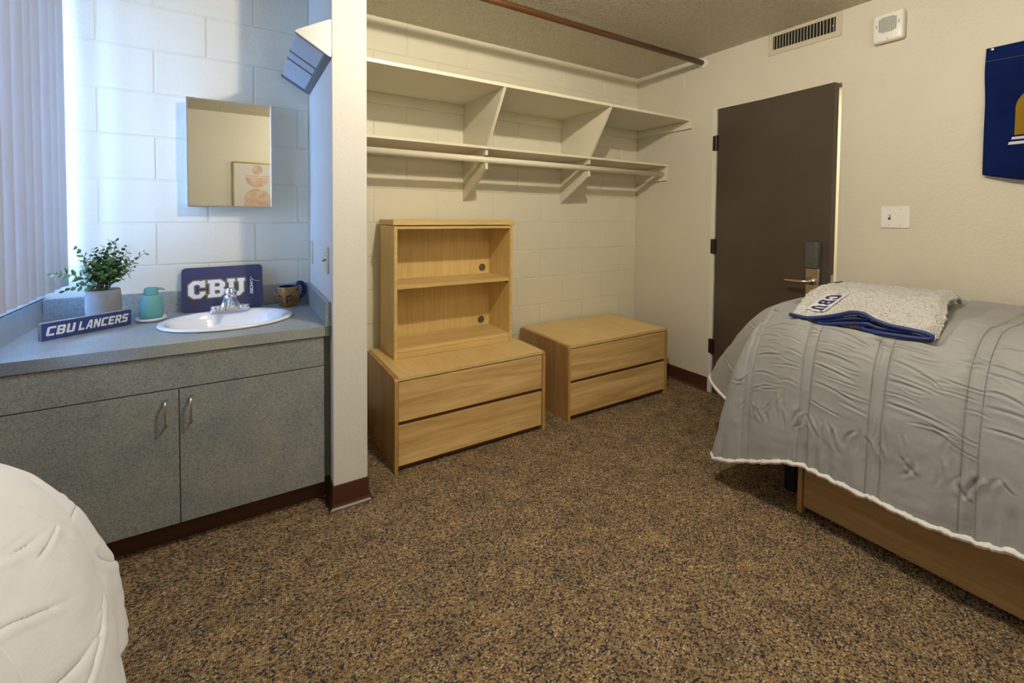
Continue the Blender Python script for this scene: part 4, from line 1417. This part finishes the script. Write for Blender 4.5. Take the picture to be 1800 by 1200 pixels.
SANS = {
    'C': ([[(.12, 0), (.78, 0), (.78, .22), (.26, .22), (.26, .78), (.84, .78), (.84, 1), (.12, 1), (0, .88), (0, .12)]], .82),
    'B': ([[(0, 0), (.70, 0), (.82, .12), (.82, .42), (.75, .5), (.82, .58), (.82, .88), (.70, 1), (0, 1)], [(.26, .2), (.56, .2), (.56, .41), (.26, .41)], [(.26, .6), (.56, .6), (.56, .8), (.26, .8)]], .82),
    'U': ([[(0, 1), (.26, 1), (.26, .22), (.56, .22), (.56, 1), (.82, 1), (.82, .12), (.70, 0), (.12, 0), (0, .12)]], .82),
    'L': ([[(0, 0), (.74, 0), (.74, .22), (.26, .22), (.26, 1), (0, 1)]], .74),
    'A': ([[(0, 0), (.25, 0), (.31, .22), (.58, .22), (.60, 0), (.86, 0), (.72, 1), (.34, 1)], [(.36, .40), (.56, .40), (.52, .80), (.47, .80)]], .86),
    'N': ([[(0, 0), (.25, 0), (.25, .56), (.60, 0), (.86, 0), (.86, 1), (.61, 1), (.61, .44), (.27, 1), (0, 1)]], .86),
    'E': ([[(0, 0), (.78, 0), (.78, .21), (.26, .21), (.26, .41), (.70, .41), (.70, .61), (.26, .61), (.26, .79), (.80, .79), (.80, 1), (0, 1)]], .78),
    'R': ([[(0, 0), (.25, 0), (.25, .36), (.42, .36), (.60, 0), (.88, 0), (.68, .38), (.82, .5), (.82, .88), (.70, 1), (0, 1)], [(.26, .56), (.57, .56), (.57, .80), (.26, .80)]], .82),
    'S': ([[(0, 0), (.70, 0), (.82, .12), (.82, .48), (.70, .60), (.26, .60), (.26, .79), (.84, .79), (.84, 1), (.12, 1), (0, .88), (0, .52), (.12, .40), (.56, .40), (.56, .21), (0, .21)]], .82)}


def word_polys(word, font, h, gap, shear=0.0, sx=1.0):
    out = []
    x = 0.0
    for ch in word:
        if ch == ' ':
            x += .5
            continue
        ps, wd = font[ch]
        for p in ps: out.append([((x + q[0]) * h * sx + shear * q[1] * h, q[1] * h) for q in p])
        x += wd + gap
    return out, (x - gap) * h * sx


# applique on the throw
patchc = [np.array(c) for c in ((-.641, -1.734), (-.614, -1.809), (-.789, -1.788), (-.779, -1.710))]  # s0h0, s0h1, s1h1, s1h0


def top_z(x, y):
    d = (P[..., 0] - x) ** 2 + (P[..., 1] - y) ** 2
    i = np.unravel_index(np.argmin(d), d.shape)
    return P[i][2]


def patch_map(s, h, off):
    xy = (1 - s) * ((1 - h) * patchc[0] + h * patchc[1]) + s * ((1 - h) * patchc[3] + h * patchc[2])
    return (xy[0], xy[1], top_z(*xy) + off)


G = np.array([[patch_map(s, h, .0065) for h in np.linspace(0, 1, 9)] for s in np.linspace(0, 1, 24)])
k_ = np.ones(3) / 3
for _ in range(3):
    G[1:-1, :, 2] = (G[:-2, :, 2] + G[1:-1, :, 2] + G[2:, :, 2]) / 3
pa = obj('white_patch', grid_mesh('white_patch', G), plain('white_felt', (.72, .72, .76), .85), tb_, smooth=True)
polys, L = word_polys('CBU', SLAB, 1.0, .20)
me = curve2d(polys, 0)
bm = B(); bm.from_mesh(me)
bmesh.ops.triangulate(bm, faces=bm.faces)
for _ in range(2): bmesh.ops.subdivide_edges(bm, edges=bm.edges, cuts=1, use_grid_fill=True)
for v_ in bm.verts:
    s, h = .06 + .88 * v_.co.x / L, .14 + .70 * v_.co.y
    gi, gj = s * 23, h * 8
    i0, j0 = min(int(gi), 22), min(int(gj), 7)
    fi, fj = gi - i0, gj - j0
    q = (1 - fi) * ((1 - fj) * G[i0, j0] + fj * G[i0, j0 + 1]) + fi * ((1 - fj) * G[i0 + 1, j0] + fj * G[i0 + 1, j0 + 1])
    v_.co = (q[0], q[1], q[2] + .0012)
obj('lettering', bm, MT['navy_thread'], pa)

# ---------------------------------------------------------------- counter things
# navy luggage-tag shaped board leaning on the wall
bl = Vector((-3.139, -0.072, ZC + .0005)); br = Vector((-2.799, -0.076, ZC + .0065))
Hb = 0.215
lean = Vector((0, 0.042, Hb)).normalized()
xd = (br - bl).normalized()
Mbd = frame_matrix(bl, xd, lean)      # local z = toward camera? x cross y
nz = Vector((Mbd[0][2], Mbd[1][2], Mbd[2][2]))
Wb = (br - bl).length


def rrect(w_, h_, r, x0=0, y0=0, n=6):
    out = []
    for cx, cy, a0 in ((w_ - r, r, -PI / 2), (w_ - r, h_ - r, 0), (r, h_ - r, PI / 2), (r, r, PI)):
        for i in range(n + 1):
            a = a0 + PI / 2 * i / n
            out.append((x0 + cx + r * math.cos(a), y0 + cy + r * math.sin(a)))
    return out


bd = empty('navy_padded_board', tuple(bl), 'navy rectangular padded board printed CBU, leaning on wall behind the faucet', 'board')
fs = 1 if nz.y < 0 else -1
TB = .012
obj('board', curve2d([rrect(Wb, Hb, .018), circ(Wb - .052, Hb - .062, .0045, 12)], TB, 0, Mbd @ Matrix.Translation((0, 0, fs * -TB / 2 + (0 if fs > 0 else 0)))), MT['navy_mat'], bd)


def on_board(polys, dz, off, mat, name, h=.0006):
    return obj(name, curve2d(polys, h, off, Mbd @ Matrix.Translation((0, 0, fs * dz))), mat, bd)


hL = .086
polys, L = word_polys('CBU', SLAB, hL, .11)
polys = [[(p[0] + .026, p[1] + .064) for p in q] for q in polys]
on_board(polys, .0006, .0046, MT['gold_ink'], 'letter_outline')
on_board(polys, .0012, .0026, MT['dark_ink'], 'letter_outline')
on_board(polys, .0018, 0.0, MT['white_ink'], 'lettering')
on_board([rrect(.030, .092, .012, Wb - .064, .078), rrect(.0284, .0904, .0112, Wb - .0632, .0788)], .0006, 0, MT['dark_ink'], 'slot_outline')
Mt = Mbd @ Matrix.Translation((Wb - .056, .142, fs * .0014)) @ Matrix.Rotation(-PI / 2, 4, 'Z')
obj('lettering', text_mesh('LANCERS', .0175, .0006, .0009, .15, Mt), MT['white_ink'], bd)
hp = Mbd @ Vector((Wb - .052, Hb - .062, fs * .001))
pts = [hp, hp + Vector((.004, -.010, -.008)), hp + Vector((.018, -.012, -.018)), hp + Vector((.036, -.004, -.022)), hp + Vector((.056, .006, -.020))]
obj('elastic_loop', tube(B(), spline([tuple(p) for p in pts], 24), .0014, 6), MT['white_ink'], bd, smooth=True)

# distressed sign
s0 = Vector((-3.529, -0.396, ZC + .0005)); s1 = Vector((-3.300, -0.222, ZC + .0005))
sx = (s1 - s0).normalized()
Ms = frame_matrix(s0, sx, (0, 0, 1))
nz = Vector((Ms[0][2], Ms[1][2], Ms[2][2]))
fs2 = 1 if nz.y < 0 else -1
sg = empty('wooden_name_sign', tuple(s0), 'distressed navy wooden block sign lettered CBU LANCERS on the counter', 'sign')
Ls, Hs = (s1 - s0).length, .066
bm = B()
bx(bm, 0, Ls, 0, Hs, min(0, -fs2 * .020), max(0, -fs2 * .020), .0012)
bm.transform(Ms)
sb = obj('block', bm, MT['sign_edge'], sg)
bm = B()
bx(bm, .0012, Ls - .0012, .0012, Hs - .0012, -.0003 if fs2 > 0 else -.0003, .0005)
bm.transform(Ms)
obj('painted_face', bm, MT['sign_navy'], sg)
p1, L1 = word_polys('CBU', SANS, .034, .16, .22, 1.0)
p2, L2 = word_polys('LANCERS', SANS, .034, .16, .22, .82)
p1 = [[(a + .014, b_ + .014) for a, b_ in q] for q in p1]
p2 = [[(a + .014 + L1 + .014, b_ + .014) for a, b_ in q] for q in p2]
tot = .014 + L1 + .014 + L2 + .012
kx = (Ls - .006) / tot
allp = [[(a * kx, b_ + .0025) for a, b_ in q] for q in p1 + p2]
obj('lettering', curve2d(allp, .0006, 0, Ms @ Matrix.Translation((0, 0, fs2 * .0010))), MT['sign_white'], sg)

# plant
pc = Vector((-3.398, -0.170, ZC))
pl = empty('potted_plant', tuple(pc), 'small leafy green artificial plant in round grey concrete pot', 'plant')
prof = [(.047, 0.0005), (.053, .004), (.0565, .03), (.0590, .07), (.0585, .11), (.0555, .150), (.0535, .1525), (.0515, .150), (.0530, .12), (.052, .10)]
obj('pot', lathe(B(), prof, tuple(pc), 48), MT['pot'], pl, smooth=True)
bm = lathe(B(), [(.0515, .142), (.040, .1465), (.02, .150), (0, .151)], tuple(pc), 28, cap_bot=False)
obj('moss', bm, MT['soil'], pl, smooth=True)
leaf_bm = B()
cols = []
for i, (t_, w_) in enumerate(((0, .001), (.18, .36), (.42, .60), (.65, .56), (.85, .32), (1.0, .001))):
    z = .10 * math.sin(t_ * PI * .9)
    cols.append([leaf_bm.verts.new((t_, s * w_ * .5, z + abs(s) * .06)) for s in (-1, 0, 1)])
for a, b_ in zip(cols, cols[1:]):
    for k in (0, 1): leaf_bm.faces.new((a[k], b_[k], b_[k + 1], a[k + 1]))
leaf_me = bpy.data.meshes.new('leaf')
leaf_bm.to_mesh(leaf_me); leaf_bm.free()
leaf_me.materials.append(MT['leaf'])
leaf_me.polygons.foreach_set('use_smooth', [True] * len(leaf_me.polygons))
tips = [((-3.346, -.20, 1.155), 9), ((-3.368, -.17, 1.150), 9), ((-3.480, -.20, 1.124), 8), ((-3.247, -.20, 1.095), 9), ((-3.533, -.30, 1.027), 10), ((-3.490, -.32, .956), 7),
        ((-3.424, -.17, 1.118), 9), ((-3.387, -.20, 1.128), 9), ((-3.323, -.15, 1.125), 9), ((-3.292, -.20, 1.060), 8), ((-3.447, -.22, 1.035), 8), ((-3.317, -.22, 1.035), 8),
        ((-3.366, -.24, 1.085), 8), ((-3.411, -.22, 1.07), 8), ((-3.300, -.21, 1.000), 7), ((-3.400, -.10, 1.09), 7), ((-3.350, -.25, 1.030), 8), ((-3.385, -.25, 1.01), 7), ((-3.44, -.16, .99), 6), ((-3.33, -.12, 1.08), 7),
        ((-3.345, -.20, 1.08), 8), ((-3.40, -.20, 1.10), 8), ((-3.325, -.20, 1.07), 8),
        ((-3.36, -.14, 1.12), 8), ((-3.43, -.19, 1.09), 8), ((-3.31, -.18, 1.10), 8), ((-3.37, -.22, 1.12), 8), ((-3.39, -.23, 1.045), 8), ((-3.345, -.22, 1.055), 8), ((-3.455, -.19, 1.07), 8), ((-3.29, -.17, 1.03), 7)]
rl = random.Random(5)
rest = B()
li = 0
nl = 0
Minv = world_origin(pl).inverted()
for (tp, nn_) in tips:
    tp = Vector(tp)
    base_ = pc + Vector((rl.uniform(-.025, .025), rl.uniform(-.025, .025), .146))
    d = tp - base_
    hor = Vector((d.x, d.y, 0))
    mid = base_ + d * .5 + Vector((0, 0, .018 if d.z > .12 else .045)) - hor * .12 + Vector((rl.uniform(-.008, .008), rl.uniform(-.008, .008), 0))
    pts = [(1 - s) ** 2 * base_ + 2 * s * (1 - s) * mid + s * s * tp for s in [i / 12 for i in range(13)]]
    obj('stem', tube(B(), pts, .0012, 5, radii=[.0017 - .0010 * i / 12 for i in range(13)]), MT['stem'], pl)
    for k in range(nn_):
        s = .20 + .80 * (k + .5) / nn_
        p = (1 - s) ** 2 * base_ + 2 * s * (1 - s) * mid + s * s * tp
        T = (2 * (1 - s) * (mid - base_) + 2 * s * (tp - mid)).normalized()
        side = T.cross(Vector((0, 0, 1)))
        if side.length < .1: side = Vector((1, 0, 0))
        side.normalize()
        up = side.cross(T)
        ang = rl.uniform(0, PI)
        for sg_ in (-1, 1):
            dirv = (side * math.cos(ang) + up * math.sin(ang)) * sg_ * .85 + T * rl.uniform(.35, .75)
            dirv.normalize()
            ln = rl.uniform(.024, .034) * (1 - .45 * max(0, s - .6) / .4)
            yv = dirv.cross(T)
            if yv.length < .05: yv = dirv.cross(Vector((0, 0, 1)))
            M = frame_matrix(p, dirv, yv)
            ML = M @ Matrix.Diagonal((ln, ln * rl.uniform(.85, 1.1), ln, 1))
            if nl >= 298:
                rest.from_mesh(leaf_me)
                rest.verts.ensure_lookup_table()
                nv_ = len(leaf_me.vertices)
                for v_ in rest.verts[-nv_:]: v_.co = ML @ v_.co
            else:
                o = bpy.data.objects.new('leaf', leaf_me)
                link(o)
                o.parent = pl
                o.matrix_local = Minv @ ML
            nl += 1

ro = obj('leaves', rest, MT['leaf'], pl, smooth=True)
ro['kind'] = 'stuff'

# soap dispenser and its dish
dc = Vector((-3.239, -0.178, ZC))
bm = lathe(B(), [(.038, .0008), (.047, .0025), (.054, .010), (.0555, .0155), (.053, .0165), (.049, .012), (.040, .009), (.0, .009)], tuple(dc), 40)
ds_ = tag(obj('soap_dish', bm, MT['dish'], smooth=True), 'round white dish beneath the teal soap dispenser', 'dish')
sd = empty('soap_dispenser', tuple(dc + Vector((0, 0, .0095))), 'teal ribbed soap dispenser with pump spout between plant and sink', 'dispenser')
zb = dc.z + .0095
bm = lathe(B(), [(.036, 0), (.0395, .003), (.0435, .03), (.0430, .055), (.0400, .085), (.0370, .104), (.033, .107), (.026, .108)], (dc.x, dc.y, zb), 96, rib=lambda i, z: 1.0 - (.06 if (i % 4) in (0, ) else 0.0) * (1 if z < .100 else 0))
obj('ribbed_body', bm, MT['teal'], sd, smooth=True)
bm = lathe(B(), [(.0255, .1075), (.0265, .110), (.0245, .128), (.0235, .134), (.019, .139), (.008, .1405), (0, .141)], (dc.x, dc.y, zb), 32)
obj('pump_head', bm, MT['teal'], sd, smooth=True)
bm = B()
pts = [Vector((dc.x, dc.y, zb + .1325)), Vector((dc.x + .022, dc.y - .006, zb + .1345)), Vector((dc.x + .038, dc.y - .010, zb + .1325)), Vector((dc.x + .050, dc.y - .013, zb + .128))]
tube(bm, pts, .009, 12, radii=[.012, .0105, .0075, .0045], flat=.6)
obj('spout', bm, MT['teal'], sd, smooth=True)

# helmet mug
mcx = Vector((-2.688, -0.108, ZC))
mg = empty('helmet_mug', tuple(mcx), 'gold and navy helmet shaped ceramic mug in the counter corner', 'mug')
FA = math.radians(-112)      # direction of the visor ridge (towards the lens, a bit left)


def mug_r(a, z):
    base = np.interp(z, [0, .004, .02, .045, .065, .085, .102], [.034, .039, .0465, .0530, .0545, .0535, .0495])
    d = math.atan2(math.sin(a - FA), math.cos(a - FA))
    ridge = .008 * math.exp(-(d / .30) ** 2) * math.sin(min(1, z / .1) * PI) ** .5 if z > 0 else 0
    return base + ridge


def mpt(a, z, off=0.0):
    r = mug_r(a, z) + off
    return Vector((mcx.x + r * math.cos(a), mcx.y + r * math.sin(a), mcx.z + z))


bm = B()
rings = []
zs = [0.0005, .004, .012, .02, .03, .04, .05, .06, .07, .08, .09, .098, .1025]
for z in zs: rings.append([bm.verts.new(mpt(2 * PI * i / 64, z)) for i in range(64)])
rings.append([bm.verts.new(mpt(2 * PI * i / 64, .1025, -.005)) for i in range(64)])
for a, b_ in zip(rings, rings[1:]):
    for i in range(64): bm.faces.new((a[i], a[(i + 1) % 64], b_[(i + 1) % 64], b_[i]))
bm.faces.new(list(reversed(rings[0])))
obj('body', bm, MT['mug_gold'], mg, smooth=True)
bm = B()
rings = []
for z, o_ in ((.1026, -.0055), (.08, -.006), (.04, -.006), (.012, -.007)): rings.append([bm.verts.new(mpt(2 * PI * i / 48, z, o_)) for i in range(48)])
for a, b_ in zip(rings, rings[1:]):
    for i in range(48): bm.faces.new((a[(i + 1) % 48], a[i], b_[i], b_[(i + 1) % 48]))
bm.faces.new(rings[-1])
obj('glazed_inside', bm, MT['mug_navy'], mg, smooth=True)


def mpatch(quad, mat, name, off=.0012):
    (a0, z0), (a1, z1), (a2, z2), (a3, z3) = quad
    G = np.zeros((9, 7, 3))
    for i in range(9):
        for j in range(7):
            s, t_ = i / 8, j / 6
            a = (1 - s) * ((1 - t_) * a0 + t_ * a3) + s * ((1 - t_) * a1 + t_ * a2)
            z = (1 - s) * ((1 - t_) * z0 + t_ * z3) + s * ((1 - t_) * z1 + t_ * z2)
            G[i, j] = mpt(FA + a, z, off)
    return obj(name, grid_mesh(name, G), mat, mg, smooth=True)


def mline(pts, r=.0011, mat='mug_line', name='engraved_line'):
    P_ = []
    for (a0, z0), (a1, z1) in zip(pts, pts[1:]):
        for k in range(8):
            s = k / 8
            P_.append(mpt(FA + a0 + (a1 - a0) * s, z0 + (z1 - z0) * s, .0004))
    P_.append(mpt(FA + pts[-1][0], pts[-1][1], .0004))
    return obj(name, tube(B(), P_, r, 6), MT[mat], mg, smooth=True)


for s in (1, -1):
    mpatch(((s * .12, .054), (s * .68, .057), (s * .56, .0665), (s * .12, .0585)), MT['mug_navy'], 'eye_slit')
    for k in range(3):
        a_ = .16 + k * .27
        mpatch(((s * a_, .018 + .007 * k), (s * (a_ + .13), .019 + .007 * k), (s * (a_ + .13), .046), (s * a_, .045)), MT['mug_navy'], 'visor_slot')
    mline([(0, .050), (s * .6, .052), (s * 1.15, .056)])
    mline([(s * .10, .100), (s * .6, .078), (s * 1.15, .066)])
    mline([(s * .25, .004), (s * .8, .018), (s * 1.25, .046)])
    mline([(s * 1.0, .080), (s * 1.22, .092), (s * 1.5, .083)], .0024, 'mug_navy', 'brow_band')
    cpt = mpt(FA + s * 1.32, .058, 0)
    nd = Vector((math.cos(FA + s * 1.32), math.sin(FA + s * 1.32), 0))
    bm = lathe(B(), [(.013, -.003), (.013, .002), (.010, .004), (.0085, .002), (.006, .004), (0, .0045)], (0, 0, 0), 20)
    bm.transform(Matrix.Translation(cpt) @ nd.to_track_quat('Z', 'Y').to_matrix().to_4x4())
    obj('hinge_rivet', bm, MT['mug_gold'], mg, smooth=True)
lt = mpt(FA + .20, .080, .0010)
td = Vector((-math.sin(FA + .2), math.cos(FA + .2), 0))
me = text_mesh('CBU', .013, .0004, .0004, .2, frame_matrix(mpt(FA - .22, .0735, .0022), td, (0, 0, 1)))
obj('lettering', me, MT['mug_navy'], mg)
# plume handle
hd = Vector((math.cos(FA + 2.15), math.sin(FA + 2.15), 0))
hd = Vector((.93, .30, 0)).normalized()
hp_ = [mcx + hd * .040 + Vector((0, 0, .098)), mcx + hd * .050 + Vector((0, 0, .114)), mcx + hd * .066 + Vector((0, 0, .116)), mcx + hd * .080 + Vector((0, 0, .104)), mcx + hd * .086 + Vector((0, 0, .082)), mcx + hd * .080 + Vector((0, 0, .058)), mcx + hd * .066 + Vector((0, 0, .040)), mcx + hd * .050 + Vector((0, 0, .034))]
bm = tube(B(), spline([tuple(p) for p in hp_], 40), .009, 12, radii=[.0075 + .0035 * math.sin(PI * i / 39) for i in range(40)])
obj('plume_handle', bm, MT['mug_navy'], mg, smooth=True)
